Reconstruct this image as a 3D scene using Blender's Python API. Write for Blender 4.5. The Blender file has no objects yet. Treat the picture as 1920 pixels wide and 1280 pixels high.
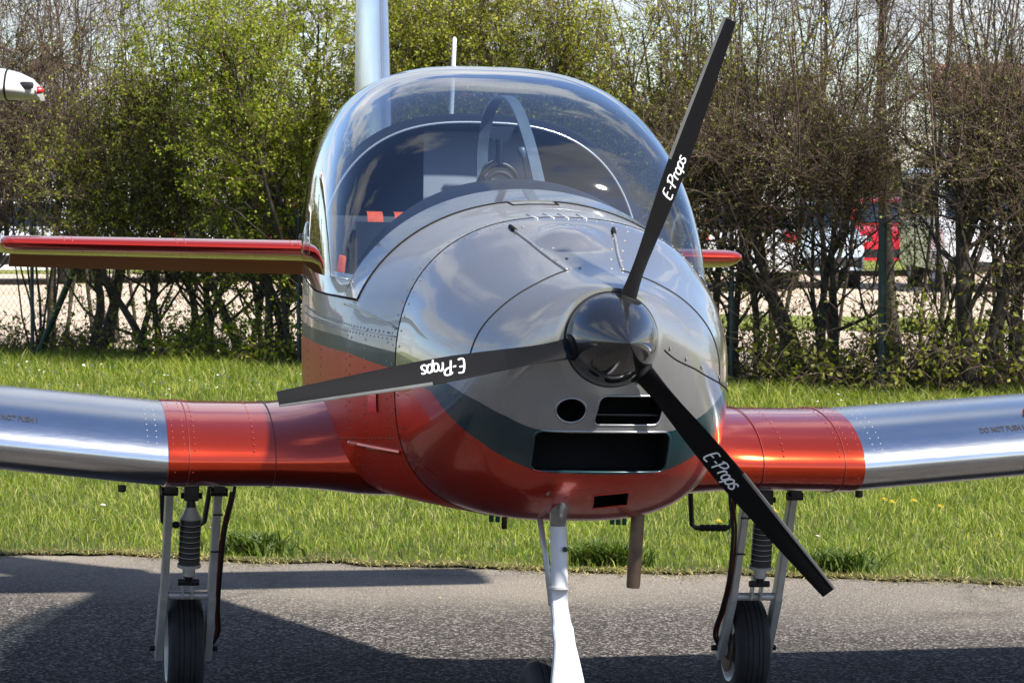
import bpy, bmesh, math, random
import numpy as np
from mathutils import Vector, Matrix
from mathutils.bvhtree import BVHTree

rng = np.random.default_rng(7)
random.seed(7)
S = bpy.context.scene
COL = S.collection
R = math.radians

# ------------------------------------------------------------------ camera
CAM_H = 1.57
cam_d = bpy.data.cameras.new('camera')
cam = bpy.data.objects.new('camera', cam_d)
COL.objects.link(cam)
cam.location = (0, 0, CAM_H)
cam.rotation_euler = (R(90) - math.atan(280 / 6400), 0, 0)
cam_d.lens = 120
cam_d.sensor_width = 36
cam_d.clip_end = 5000
cam_d.dof.use_dof = True
cam_d.dof.focus_distance = 9.3
cam_d.dof.aperture_fstop = 36
S.camera = cam

# ------------------------------------------------------------------ world, sun, exposure
SUN_AZ, SUN_EL = R(-39), R(47)          # azimuth counted from +X towards +Y
W = bpy.data.worlds.new('World')
S.world = W
W.use_nodes = True
wt = W.node_tree
wn = wt.nodes
for n in list(wn):
    wn.remove(n)


def N(t, kind, **kw):
    n = t.nodes.new(kind)
    for k, v in kw.items():
        setattr(n, k, v)
    return n


def math_node(t, op, a, b=None, c=None, clamp=False):
    n = t.nodes.new('ShaderNodeMath')
    n.operation = op
    n.use_clamp = clamp
    for i, v in enumerate((a, b, c)):
        if v is None:
            continue
        if isinstance(v, (int, float)):
            n.inputs[i].default_value = v
        else:
            t.links.new(v, n.inputs[i])
    return n.outputs[0]


def ramp(t, fac, stops, interp='LINEAR'):
    n = t.nodes.new('ShaderNodeValToRGB')
    cr = n.color_ramp
    cr.interpolation = interp
    while len(cr.elements) < len(stops):
        cr.elements.new(0.5)
    for e, (p, c) in zip(cr.elements, stops):
        e.position = p
        e.color = (c, c, c, 1) if isinstance(c, (int, float)) else (*c, 1)
    t.links.new(fac, n.inputs[0])
    return n.outputs[0]


def mix(t, fac, a, b, blend='MIX'):
    n = t.nodes.new('ShaderNodeMix')
    n.data_type = 'RGBA'
    n.blend_type = blend
    for sock, v in ((n.inputs[0], fac), (n.inputs[6], a), (n.inputs[7], b)):
        if isinstance(v, (int, float)):
            sock.default_value = v
        elif isinstance(v, tuple):
            sock.default_value = (*v, 1) if len(v) == 3 else v
        else:
            t.links.new(v, sock)
    return n.outputs[2]


sky = N(wt, 'ShaderNodeTexSky')
sky.sky_type = 'NISHITA'
sky.sun_disc = False
sky.sun_elevation = SUN_EL
sky.sun_rotation = R(90) - SUN_AZ
sky.air_density = 1.0
sky.dust_density = 0.3
sky.ozone_density = 1.6
tc = N(wt, 'ShaderNodeTexCoord')
sx = N(wt, 'ShaderNodeSeparateXYZ')
wt.links.new(tc.outputs['Generated'], sx.inputs[0])
zz = math_node(wt, 'ADD', math_node(wt, 'MAXIMUM', sx.outputs[2], 0.0), 0.16)
cx_ = N(wt, 'ShaderNodeCombineXYZ')
CLOUD_SHIFT = 14.6
wt.links.new(math_node(wt, 'ADD', math_node(wt, 'DIVIDE', sx.outputs[0], zz), CLOUD_SHIFT), cx_.inputs[0])
wt.links.new(math_node(wt, 'DIVIDE', sx.outputs[1], zz), cx_.inputs[1])
n1 = N(wt, 'ShaderNodeTexNoise')
n1.inputs['Scale'].default_value = 1.0
n1.inputs['Detail'].default_value = 9
n1.inputs['Roughness'].default_value = 0.56
n1.inputs['Distortion'].default_value = 0.25
wt.links.new(cx_.outputs[0], n1.inputs['Vector'])
cloud = ramp(wt, n1.outputs['Fac'], [(0.51, 0.0), (0.555, 0.65), (0.63, 1.0)], 'EASE')
n2 = N(wt, 'ShaderNodeTexNoise')
n2.inputs['Scale'].default_value = 3.0
n2.inputs['Detail'].default_value = 5
wt.links.new(cx_.outputs[0], n2.inputs['Vector'])
cshade = ramp(wt, n2.outputs['Fac'], [(0.3, (3.6, 3.9, 4.4)), (0.65, (6.0, 6.1, 6.2))])
skyt = mix(wt, 1.0, sky.outputs[0], (0.94, 0.98, 1.13), 'MULTIPLY')
skyc = mix(wt, cloud, skyt, cshade)
bg = N(wt, 'ShaderNodeBackground')
bg.inputs['Strength'].default_value = 0.080
wt.links.new(skyc, bg.inputs['Color'])
wo = N(wt, 'ShaderNodeOutputWorld')
wt.links.new(bg.outputs[0], wo.inputs[0])

sun_d = bpy.data.lights.new('sun', 'SUN')
sun_d.energy = 5.0
sun_d.angle = R(1.8)
sun_d.color = (1.0, 0.95, 0.87)
sun = bpy.data.objects.new('sun', sun_d)
COL.objects.link(sun)
sdir = Vector((math.cos(SUN_EL) * math.cos(SUN_AZ), math.cos(SUN_EL) * math.sin(SUN_AZ), math.sin(SUN_EL)))
sun.rotation_euler = sdir.to_track_quat('Z', 'Y').to_euler()
sun.location = (20, -20, 30)

S.view_settings.view_transform = 'Standard'
S.view_settings.look = 'None'
S.view_settings.exposure = 1.15
S.view_settings.gamma = 1.0
S.view_settings.use_curve_mapping = False
S.cycles.max_bounces = 10
S.cycles.transparent_max_bounces = 16
S.cycles.caustics_reflective = False
S.cycles.caustics_refractive = False
S.cycles.use_denoising = True

# ------------------------------------------------------------------ materials


def new_mat(name):
    m = bpy.data.materials.new(name)
    m.use_nodes = True
    b = m.node_tree.nodes['Principled BSDF']
    return m, m.node_tree, b


def setp(b, **kw):
    names = {'color': 'Base Color', 'metal': 'Metallic', 'rough': 'Roughness', 'coat': 'Coat Weight', 'coat_rough': 'Coat Roughness',
             'spec': 'Specular IOR Level', 'ior': 'IOR', 'coat_ior': 'Coat IOR', 'aniso': 'Anisotropic'}
    for k, v in kw.items():
        s = b.inputs[names[k]]
        if isinstance(v, tuple):
            s.default_value = (*v, 1)
        elif isinstance(v, (int, float)):
            s.default_value = v
        else:
            b.id_data.links.new(v, s)


def noise(t, scale, detail=4, rough=0.5, vec=None, out='Fac', coord='Object'):
    n = t.nodes.new('ShaderNodeTexNoise')
    n.inputs['Scale'].default_value = scale
    n.inputs['Detail'].default_value = detail
    n.inputs['Roughness'].default_value = rough
    if vec is None:
        c = t.nodes.new('ShaderNodeTexCoord')
        vec = c.outputs[coord]
    t.links.new(vec, n.inputs['Vector'])
    return n.outputs[out]


def bump(t, b, h, strength=0.3, dist=0.01):
    n = t.nodes.new('ShaderNodeBump')
    n.inputs['Strength'].default_value = strength
    n.inputs['Distance'].default_value = dist
    t.links.new(h, n.inputs['Height'])
    t.links.new(n.outputs[0], b.inputs['Normal'])
    return n


def simple(name, color, rough=0.5, metal=0.0, coat=0.0, var=0.12, scale=18, spec=0.5, bmp=0.0):
    m, t, b = new_mat(name)
    f = noise(t, scale, 4)
    lo = tuple(max(0, c * (1 - var)) for c in color)
    hi = tuple(min(1, c * (1 + var)) for c in color)
    setp(b, color=ramp(t, f, [(0.3, lo), (0.7, hi)]), rough=rough, metal=metal, coat=coat, spec=spec)
    if bmp:
        bump(t, b, noise(t, scale * 6, 3), bmp, 0.002)
    return m


SILVER = (0.28, 0.28, 0.28)
TEAL = (0.006, 0.030, 0.036)
ORANGE = (0.47, 0.026, 0.006)


def livery(name, metal0, coat0, coat1, rough0):
    m, t, b = new_mat(name)
    c = t.nodes.new('ShaderNodeTexCoord')
    s = t.nodes.new('ShaderNodeSeparateXYZ')
    t.links.new(c.outputs['Object'], s.inputs[0])
    yn = math_node(t, 'DIVIDE', s.outputs[1], 2.2, clamp=True)
    up = [(.03, -.245), (.075, -.229), (.112, -.199), (.18, -.168), (.285, -.137), (.454, -.094), (.675, -.069), (1.15, -.046), (2.2, -.046)]
    lo = [(.03, -.365), (.131, -.334), (.17, -.299), (.208, -.268), (.311, -.212), (.404, -.157), (.67, -.116), (1.05, -.087), (2.2, -.087)]
    ru = ramp(t, yn, [(y / 2.2, z + 0.5) for y, z in up])
    rl = ramp(t, yn, [(y / 2.2, z + 0.5) for y, z in lo])
    z5 = math_node(t, 'ADD', s.outputs[2], 0.5)

    def edge(r):
        d = math_node(t, 'SUBTRACT', z5, r)
        return math_node(t, 'MULTIPLY_ADD', d, 600, 0.5, clamp=True)
    fu, fl = edge(ru), edge(rl)
    fl_noise = noise(t, 900, 1)
    flake = ramp(t, fl_noise, [(0.35, 0.86), (0.65, 1.14)])
    col = mix(t, fl, ORANGE, TEAL)
    col = mix(t, fu, col, SILVER)
    col = mix(t, 1.0, col, flake, 'MULTIPLY')
    met = math_node(t, 'MULTIPLY_ADD', fu, 0.05, metal0)
    met = math_node(t, 'MULTIPLY', met, math_node(t, 'SUBTRACT', 1.0, math_node(t, 'MULTIPLY', math_node(t, 'SUBTRACT', fl, fu), 0.7)))
    setp(b, color=col, metal=met, rough=math_node(t, 'MULTIPLY_ADD', fu, -0.08, rough0), coat=math_node(t, 'MULTIPLY_ADD', fu, coat1 - coat0, coat0), coat_rough=0.012, coat_ior=1.58)
    bump(t, b, noise(t, 5.5, 3), 0.05, 0.03)
    return m


M = {}
M['livery'] = livery('livery_paint', .58, .50, .95, .27)
M['livery_skin'] = livery('livery_paint_on_sheet_metal', .28, .07, .45, .40)
M['livery_skin'].node_tree.nodes['Principled BSDF'].inputs['Specular IOR Level'].default_value = 0.22


def paint(name, color, metal, rough, wav=0.05, coat=0.75):
    m, t, b = new_mat(name)
    flake = ramp(t, noise(t, 900, 1), [(0.35, 0.88), (0.65, 1.12)])
    setp(b, color=mix(t, 1.0, color, flake, 'MULTIPLY'), metal=metal, rough=rough, coat=coat, coat_rough=0.02, coat_ior=1.5)
    bump(t, b, noise(t, 4.5, 2), wav, 0.03)
    return m


M['orange'] = paint('orange_pearl_paint', (0.58, 0.042, 0.008), 0.84, 0.19, 0.05, 0.8)
M['elevator_shade'] = paint('orange_with_painted_shade', (0.17, 0.009, 0.004), 0.0, 0.5, 0.03, 0.04)  # same orange paint, darkened so the elevator's underside shade sits in the colour
M['elevator_shade'].node_tree.nodes['Principled BSDF'].inputs['Specular IOR Level'].default_value = 0.12
M['tailplane'] = paint('tailplane_paint', (0.50, 0.026, 0.010), 0.70, 0.20, 0.03, 0.8)
M['silver'] = paint('silver_grey_paint', SILVER, 0.7, 0.26)


def polished():
    m, t, b = new_mat('polished_aluminium')
    f = noise(t, 3.0, 5, 0.6)
    st = t.nodes.new('ShaderNodeMapping')
    c = t.nodes.new('ShaderNodeTexCoord')
    t.links.new(c.outputs['Object'], st.inputs['Vector'])
    st.inputs['Scale'].default_value = (1.2, 60, 60)
    g = noise(t, 6, 3, 0.6, vec=st.outputs[0])
    setp(b, color=ramp(t, f, [(0.3, (0.60, 0.61, 0.63)), (0.7, (0.70, 0.71, 0.72))]), metal=1.0,
         rough=ramp(t, g, [(0.3, 0.17), (0.7, 0.25)]))
    bump(t, b, noise(t, 2.5, 2), 0.06, 0.03)
    return m


M['alu'] = polished()
M['carbon'] = None


def carbon():
    m, t, b = new_mat('black_carbon')
    w = t.nodes.new('ShaderNodeTexWave')
    w.inputs['Scale'].default_value = 160
    w.inputs['Distortion'].default_value = 0.6
    c = t.nodes.new('ShaderNodeTexCoord')
    t.links.new(c.outputs['Object'], w.inputs['Vector'])
    setp(b, color=ramp(t, w.outputs['Fac'], [(0.2, (0.003, 0.003, 0.0035)), (0.8, (0.009, 0.009, 0.010))]),
         rough=0.45, spec=0.10, coat=0.03, coat_rough=0.15)
    return m


M['carbon'] = carbon()
M['spinner'] = simple('spinner_black', (0.010, 0.010, 0.011), 0.16, 0.0, 1.0, 0.3, 200)
M['strip'] = simple('grey_edge_strip', (0.085, 0.085, 0.082), 0.40, 0.0, 0.0, 0.15, 30)
M['white_print'] = simple('white_print', (0.80, 0.80, 0.80), 0.5, var=0.03)
M['black_print'] = simple('black_print', (0.02, 0.02, 0.025), 0.6, var=0.2)
M['dark_gap'] = simple('dark_gap', (0.008, 0.008, 0.009), 0.8, var=0.2, spec=0.2)
M['rivet'] = simple('rivet_metal', (0.30, 0.30, 0.30), 0.5, 0.6, 0, 0.2, 50)
M['rivet_orange'] = simple('rivet_painted', (0.22, 0.03, 0.02), 0.45, 0.2, 0.2, 0.25, 50)
M['navy'] = simple('navy_trim', (0.005, 0.009, 0.021), 0.6, var=0.25, scale=40, bmp=0.2)
M['lining'] = simple('dark_blue_lining', (0.014, 0.020, 0.036), 0.8, var=0.3, scale=25)
M['grey_panel'] = simple('light_grey_panel', (0.30, 0.295, 0.31), 0.6, var=0.08, scale=8)
M['trim'] = simple('pale_metal_trim', (0.72, 0.72, 0.70), 0.25, 0.6, 0, 0.06)
M['hoop'] = simple('grey_roll_hoop', (0.13, 0.16, 0.19), 0.4, 0.3, 0.2, 0.12, 30)
M['belt'] = simple('orange_webbing', (0.62, 0.075, 0.022), 0.75, var=0.15, scale=60, bmp=0.3)
M['rubber'] = simple('tyre_rubber', (0.012, 0.012, 0.013), 0.72, var=0.35, scale=30, bmp=0.3)
M['black_plastic'] = simple('black_plastic', (0.012, 0.012, 0.013), 0.42, var=0.25, scale=40)
M['grey_metal'] = simple('painted_grey_tube', (0.47, 0.47, 0.46), 0.38, 0.25, 0.3, 0.12, 25)
M['white_paint'] = simple('white_gear_paint', (0.56, 0.57, 0.59), 0.3, 0.0, 0.5, 0.05, 12)
M['exhaust'] = simple('burnt_exhaust_steel', (0.17, 0.125, 0.095), 0.33, 0.85, 0, 0.3, 22)
M['green_hose'] = simple('green_hose', (0.01, 0.10, 0.07), 0.5, var=0.2)
M['red_hose'] = simple('dark_red_hose', (0.10, 0.012, 0.010), 0.5, var=0.3)
M['tyre_tread'] = M['rubber']


def glass(name, tint, gain):
    m, t, b = new_mat(name)
    t.nodes.remove(b)
    tr = t.nodes.new('ShaderNodeBsdfTransparent')
    tr.inputs[0].default_value = (*tint, 1)
    gl = t.nodes.new('ShaderNodeBsdfGlossy')
    gl.inputs['Roughness'].default_value = 0.015
    fr = t.nodes.new('ShaderNodeFresnel')
    ge = t.nodes.new('ShaderNodeNewGeometry')
    t.links.new(math_node(t, 'MULTIPLY_ADD', ge.outputs['Backfacing'], -0.8333, 1.5), fr.inputs['IOR'])
    bm = t.nodes.new('ShaderNodeBump')
    bm.inputs['Strength'].default_value = 0.05
    bm.inputs['Distance'].default_value = 0.02
    t.links.new(noise(t, 4.0, 2), bm.inputs['Height'])
    t.links.new(bm.outputs[0], gl.inputs['Normal'])
    f = math_node(t, 'MULTIPLY_ADD', fr.outputs[0], gain, 0.015, clamp=True)
    # the one sheet stands for both faces of the acrylic, so its inner side reflects little more
    f = math_node(t, 'MULTIPLY', f, math_node(t, 'MULTIPLY_ADD', ge.outputs['Backfacing'], -0.75, 1.0))
    mx = t.nodes.new('ShaderNodeMixShader')
    t.links.new(f, mx.inputs[0])
    t.links.new(tr.outputs[0], mx.inputs[1])
    t.links.new(gl.outputs[0], mx.inputs[2])
    t.links.new(mx.outputs[0], t.nodes['Material Output'].inputs[0])
    return m


M['canopy'] = glass('tinted_canopy_glass', (0.68, 0.75, 0.82), 3.1)
M['vent_glass'] = glass('clear_vent_plastic', (0.80, 0.83, 0.86), 2.2)


def leaf_mat(name, c1, c2, c3, trans=0.45):
    m, t, b = new_mat(name)
    g = t.nodes.new('ShaderNodeNewGeometry')
    col = ramp(t, g.outputs['Random Per Island'], [(0.0, c1), (0.5, c2), (1.0, c3)])
    big = noise(t, 1.6, 3, coord='Object')
    col = mix(t, 1.0, col, ramp(t, big, [(0.3, (0.72, 0.76, 0.70)), (0.7, (1.25, 1.2, 1.1))]), 'MULTIPLY')
    setp(b, color=col, rough=0.5, spec=0.35)
    tl = t.nodes.new('ShaderNodeBsdfTranslucent')
    t.links.new(mix(t, 1.0, col, (1.25, 1.35, 0.55), 'MULTIPLY'), tl.inputs[0])
    mx = t.nodes.new('ShaderNodeMixShader')
    mx.inputs[0].default_value = trans
    t.links.new(b.outputs[0], mx.inputs[1])
    t.links.new(tl.outputs[0], mx.inputs[2])
    t.links.new(mx.outputs[0], t.nodes['Material Output'].inputs[0])
    return m


M['leaf_green'] = leaf_mat('fresh_green_leaf', (0.13, 0.175, 0.010), (0.235, 0.28, 0.018), (0.39, 0.40, 0.05))
M['leaf_yellow'] = leaf_mat('yellow_green_leaf', (0.18, 0.195, 0.016), (0.29, 0.305, 0.028), (0.42, 0.41, 0.07))
M['leaf_olive'] = leaf_mat('olive_leaf', (0.11, 0.125, 0.014), (0.19, 0.205, 0.024), (0.32, 0.31, 0.055))
M['leaf_brown'] = leaf_mat('budding_brown_leaf', (0.07, 0.05, 0.022), (0.12, 0.105, 0.03), (0.19, 0.20, 0.04), 0.3)
M['grass'] = leaf_mat('grass_blade', (0.080, 0.14, 0.010), (0.185, 0.245, 0.024), (0.42, 0.41, 0.13), 0.45)
M['weed'] = leaf_mat('verge_weed_leaf', (0.04, 0.075, 0.012), (0.075, 0.12, 0.018), (0.14, 0.18, 0.04), 0.3)
M['straw'] = leaf_mat('dry_straw', (0.07, 0.055, 0.03), (0.22, 0.18, 0.075), (0.46, 0.40, 0.18), 0.25)


def bark(name, c1, c2):
    m, t, b = new_mat(name)
    f = noise(t, 14, 6, 0.65)
    setp(b, color=ramp(t, f, [(0.3, c1), (0.7, c2)]), rough=0.85, spec=0.25)
    bump(t, b, noise(t, 45, 4), 0.6, 0.01)
    return m


M['bark'] = bark('dark_bark', (0.022, 0.018, 0.014), (0.075, 0.062, 0.045))
M['twig'] = bark('brown_twig', (0.028, 0.020, 0.015), (0.145, 0.10, 0.072))
M['twig_pale'] = bark('pale_twig', (0.10, 0.085, 0.06), (0.24, 0.20, 0.14))


def asphalt():
    m, t, b = new_mat('asphalt')
    c = t.nodes.new('ShaderNodeTexCoord')
    P = c.outputs['Object']
    v = t.nodes.new('ShaderNodeTexVoronoi')
    v.inputs['Scale'].default_value = 110
    t.links.new(P, v.inputs['Vector'])
    sp = t.nodes.new('ShaderNodeSeparateColor')
    t.links.new(v.outputs['Color'], sp.inputs[0])
    stone = ramp(t, sp.outputs[0], [(0.0, (0.011, 0.011, 0.012)), (0.45, (0.024, 0.023, 0.022)), (0.75, (0.075, 0.068, 0.063)), (0.94, (0.27, 0.25, 0.23))])
    fine = noise(t, 420, 3, 0.7, vec=P)
    stone = mix(t, 1.0, stone, ramp(t, fine, [(0.3, 0.55), (0.7, 1.45)]), 'MULTIPLY')
    big = noise(t, 0.55, 5, 0.6, vec=P)
    stone = mix(t, 1.0, stone, ramp(t, big, [(0.32, (0.55, 0.555, 0.58)), (0.68, (1.20, 1.17, 1.14))]), 'MULTIPLY')
    s = t.nodes.new('ShaderNodeSeparateXYZ')
    t.links.new(P, s.inputs[0])
    # sandy dust gathers along the verge: distance to the grass edge in metres, broken up by noise
    d = math_node(t, 'SUBTRACT', math_node(t, 'MULTIPLY_ADD', s.outputs[0], -0.2817, 14.115), s.outputs[1])
    wob = noise(t, 1.1, 5, 0.6, vec=P)
    d2 = math_node(t, 'ADD', d, math_node(t, 'MULTIPLY_ADD', wob, 2.4, -1.2))
    dust = ramp(t, math_node(t, 'DIVIDE', d2, 3.0, clamp=True), [(0.0, 0.95), (0.25, 0.72), (0.6, 0.16), (1.0, 0.0)])
    grit = ramp(t, fine, [(0.35, (0.145, 0.124, 0.102)), (0.65, (0.36, 0.315, 0.255))])
    fade = ramp(t, noise(t, 0.35, 2, vec=P), [(0.4, 0.55), (0.62, 1.0)])
    col = mix(t, math_node(t, 'MULTIPLY', dust, fade), stone, grit)
    vc_ = t.nodes.new('ShaderNodeTexVoronoi')
    vc_.feature = 'DISTANCE_TO_EDGE'
    vc_.inputs['Scale'].default_value = 0.55
    wv_ = t.nodes.new('ShaderNodeMixRGB')
    wv_.blend_type = 'ADD'
    wv_.inputs[0].default_value = 0.5
    t.links.new(P, wv_.inputs[1])
    t.links.new(noise(t, 2.2, 6, 0.65, vec=P, out='Color'), wv_.inputs[2])
    t.links.new(wv_.outputs[0], vc_.inputs['Vector'])
    crack = ramp(t, vc_.outputs['Distance'], [(0.0, 0.80), (0.006, 0.88), (0.014, 1.0)])
    col = mix(t, 1.0, col, crack, 'MULTIPLY')
    stain = ramp(t, noise(t, 1.7, 4, 0.5, vec=P), [(0.28, 0.78), (0.42, 1.0)])
    col = mix(t, 1.0, col, stain, 'MULTIPLY')
    setp(b, color=col, rough=0.92, spec=0.18)
    h = math_node(t, 'ADD', v.outputs['Distance'], math_node(t, 'MULTIPLY', fine, 0.4))
    bump(t, b, h, 0.9, 0.006)
    return m


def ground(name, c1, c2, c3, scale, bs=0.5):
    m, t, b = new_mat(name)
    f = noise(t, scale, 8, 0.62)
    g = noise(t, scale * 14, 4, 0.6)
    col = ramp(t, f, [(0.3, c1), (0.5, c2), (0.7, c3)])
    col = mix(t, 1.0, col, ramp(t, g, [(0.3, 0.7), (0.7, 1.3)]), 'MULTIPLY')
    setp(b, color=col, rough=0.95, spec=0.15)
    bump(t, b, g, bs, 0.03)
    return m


M['asphalt'] = asphalt()
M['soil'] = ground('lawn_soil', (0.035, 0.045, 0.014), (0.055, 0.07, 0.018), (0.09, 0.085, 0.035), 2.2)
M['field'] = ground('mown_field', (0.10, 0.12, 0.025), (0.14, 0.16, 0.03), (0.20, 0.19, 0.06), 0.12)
M['sand'] = ground('gravel_car_park', (0.38, 0.30, 0.22), (0.46, 0.37, 0.28), (0.52, 0.43, 0.33), 0.35)

# ------------------------------------------------------------------ mesh helpers


class MB:
    def __init__(self):
        self.v, self.f, self.mi = [], [], []

    def add(self, verts, faces, mi=0):
        o = len(self.v)
        self.v += [tuple(map(float, p)) for p in verts]
        self.f += [tuple(i + o for i in f) for f in faces]
        self.mi += [mi] * len(faces)
        return self

    def grid(self, rows, closed_u=False, closed_v=False, mi=0, flip=False):
        nr, nc = len(rows), len(rows[0])
        vs = [p for r in rows for p in r]
        fs = []
        for i in range(nr if closed_v else nr - 1):
            for j in range(nc if closed_u else nc - 1):
                a, b_ = i * nc + j, i * nc + (j + 1) % nc
                c, d = ((i + 1) % nr) * nc + (j + 1) % nc, ((i + 1) % nr) * nc + j
                fs.append((a, d, c, b_) if flip else (a, b_, c, d))
        return self.add(vs, fs, mi)

    def box(self, c, s, rot=None, mi=0, bev=0.0):
        cx, cy, cz = c
        x, y, z = (k / 2 for k in s)
        if bev <= 0:
            vs = [Vector((a * x, b_ * y, d * z)) for a in (-1, 1) for b_ in (-1, 1) for d in (-1, 1)]
            fs = [(0, 1, 3, 2), (4, 6, 7, 5), (0, 4, 5, 1), (2, 3, 7, 6), (0, 2, 6, 4), (1, 5, 7, 3)]
        else:
            bm = bmesh.new()
            bmesh.ops.create_cube(bm, size=1)
            bmesh.ops.scale(bm, vec=s, verts=bm.verts)
            bmesh.ops.bevel(bm, geom=list(bm.edges), offset=bev, segments=2, profile=0.6, affect='EDGES')
            vs = [v.co.copy() for v in bm.verts]
            bm.verts.index_update()
            fs = [tuple(v.index for v in f.verts) for f in bm.faces]
            bm.free()
        if rot is not None:
            vs = [rot @ v for v in vs]
        return self.add([(v[0] + cx, v[1] + cy, v[2] + cz) for v in vs], fs, mi)

    def tube(self, path, r, n=8, cap=True, mi=0, flat=None):
        P = [Vector(p) for p in path]
        k = len(P)
        rs = [r] * k if isinstance(r, (int, float)) else list(r)
        T = []
        for i in range(k):
            d = (P[min(i + 1, k - 1)] - P[max(i - 1, 0)])
            T.append(d.normalized() if d.length > 0 else Vector((0, 0, 1)))
        up = Vector((0, 0, 1)) if abs(T[0].z) < 0.9 else Vector((1, 0, 0))
        U = T[0].cross(up).normalized()
        rows = []
        for i in range(k):
            U = (U - T[i] * U.dot(T[i])).normalized()
            V = T[i].cross(U)
            a, b_ = (rs[i], rs[i]) if flat is None else (rs[i] * flat[0], rs[i] * flat[1])
            rows.append([P[i] + U * (a * math.cos(2 * math.pi * j / n)) + V * (b_ * math.sin(2 * math.pi * j / n)) for j in range(n)])
        o = len(self.v)
        self.grid(rows, closed_u=True, mi=mi)
        if cap:
            self.f.append(tuple(o + j for j in range(n))[::-1])
            self.f.append(tuple(o + (k - 1) * n + j for j in range(n)))
            self.mi += [mi, mi]
        return self

    def lathe(self, prof, origin, axis, n=24, mi=0):
        """prof: (distance along axis, radius)"""
        A = Vector(axis).normalized()
        U = A.cross(Vector((0, 0, 1)) if abs(A.z) < 0.9 else Vector((1, 0, 0))).normalized()
        V = A.cross(U)
        O = Vector(origin)
        rows = [[O + A * d + (U * math.cos(2 * math.pi * j / n) + V * math.sin(2 * math.pi * j / n)) * max(r, 1e-4) for j in range(n)] for d, r in prof]
        return self.grid(rows, closed_u=True, mi=mi)

    def prism(self, poly, axis_vec, origin=(0, 0, 0), mi=0):
        """poly: list of 3-D points, extruded by axis_vec"""
        k = len(poly)
        a = [Vector(p) + Vector(origin) for p in poly]
        b_ = [p + Vector(axis_vec) for p in a]
        fs = [tuple(range(k))[::-1], tuple(range(k, 2 * k))] + [(i, (i + 1) % k, k + (i + 1) % k, k + i) for i in range(k)]
        return self.add(a + b_, fs, mi)

    def mesh(self, name, mats, smooth=True, angle=None, recalc=True):
        me = bpy.data.meshes.new(name)
        me.from_pydata(self.v, [], self.f)
        for m in (mats if isinstance(mats, (list, tuple)) else [mats]):
            me.materials.append(m)
        me.polygons.foreach_set('material_index', self.mi)
        if recalc:
            bm = bmesh.new()
            bm.from_mesh(me)
            bmesh.ops.recalc_face_normals(bm, faces=bm.faces)
            bm.to_mesh(me)
            bm.free()
        if smooth:
            me.polygons.foreach_set('use_smooth', [True] * len(me.polygons))
            if angle:
                me.set_sharp_from_angle(angle=R(angle))
        me.update()
        return me


def link(name, me, parent=None, loc=None, kind=None, label=None):
    o = bpy.data.objects.new(name, me)
    COL.objects.link(o)
    if parent is not None:
        o.parent = parent
    if loc is not None:
        o.location = loc
    if kind:
        o['kind'] = kind
    if label:
        o['label'] = label
    return o


def split_link(name, mb, mats, parent, loc=None, smooth=True, angle=None):
    """one object per separate piece of the builder"""
    up = list(range(len(mb.v)))

    def find(i):
        while up[i] != i:
            up[i] = up[up[i]]
            i = up[i]
        return i
    for f in mb.f:
        r0 = find(f[0])
        for k in f[1:]:
            up[find(k)] = r0
    groups = {}
    for fi, f in enumerate(mb.f):
        groups.setdefault(find(f[0]), []).append(fi)
    out = []
    for fis in groups.values():
        used = sorted({k for fi in fis for k in mb.f[fi]})
        idx = {k: i for i, k in enumerate(used)}
        m2 = MB().add([mb.v[k] for k in used], [tuple(idx[k] for k in mb.f[fi]) for fi in fis])
        out.append(link(name, m2.mesh(name, mats, smooth, angle), parent, loc))
    return out


def tag(o, label, cat, group=None, kind=None):
    o['label'] = label
    o['category'] = cat
    if group:
        o['group'] = group
    if kind:
        o['kind'] = kind
    return o


def thing(name, label, cat, loc=(0, 0, 0), rot=(0, 0, 0), group=None):
    o = bpy.data.objects.new(name, None)
    COL.objects.link(o)
    o.empty_display_size = 0.2
    o.location = loc
    o.rotation_euler = rot
    return tag(o, label, cat, group)


def structure(name, me):
    o = link(name, me)
    o['kind'] = 'structure'
    return o


def np_mesh(name, verts, faces_flat, loop_tot, mats, mat_idx=None, smooth=False):
    """fast mesh from numpy arrays"""
    me = bpy.data.meshes.new(name)
    nv = len(verts)
    me.vertices.add(nv)
    me.vertices.foreach_set('co', np.asarray(verts, np.float32).ravel())
    me.loops.add(len(faces_flat))
    me.loops.foreach_set('vertex_index', np.asarray(faces_flat, np.int32))
    starts = np.concatenate([[0], np.cumsum(loop_tot)[:-1]]).astype(np.int32)
    me.polygons.add(len(loop_tot))
    me.polygons.foreach_set('loop_start', starts)
    if mat_idx is not None:
        me.polygons.foreach_set('material_index', np.asarray(mat_idx, np.int32))
    me.polygons.foreach_set('use_smooth', np.full(len(loop_tot), smooth))
    for m in (mats if isinstance(mats, (list, tuple)) else [mats]):
        me.materials.append(m)
    me.update(calc_edges=True)
    me.validate()
    return me


# ------------------------------------------------------------------ ground
def verge_y(x):                # where the asphalt meets the grass
    return 14.115 - 0.2817 * x


HA, HB = 28.2, 0.82


def hedge_y(x):
    return HA - HB * x


def sheet(name, pts, z, mat):
    mb = MB()
    mb.add([(x, y, z) for x, y in pts], [tuple(range(len(pts)))])
    return structure(name, mb.mesh(name, mat, smooth=False))


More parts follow.
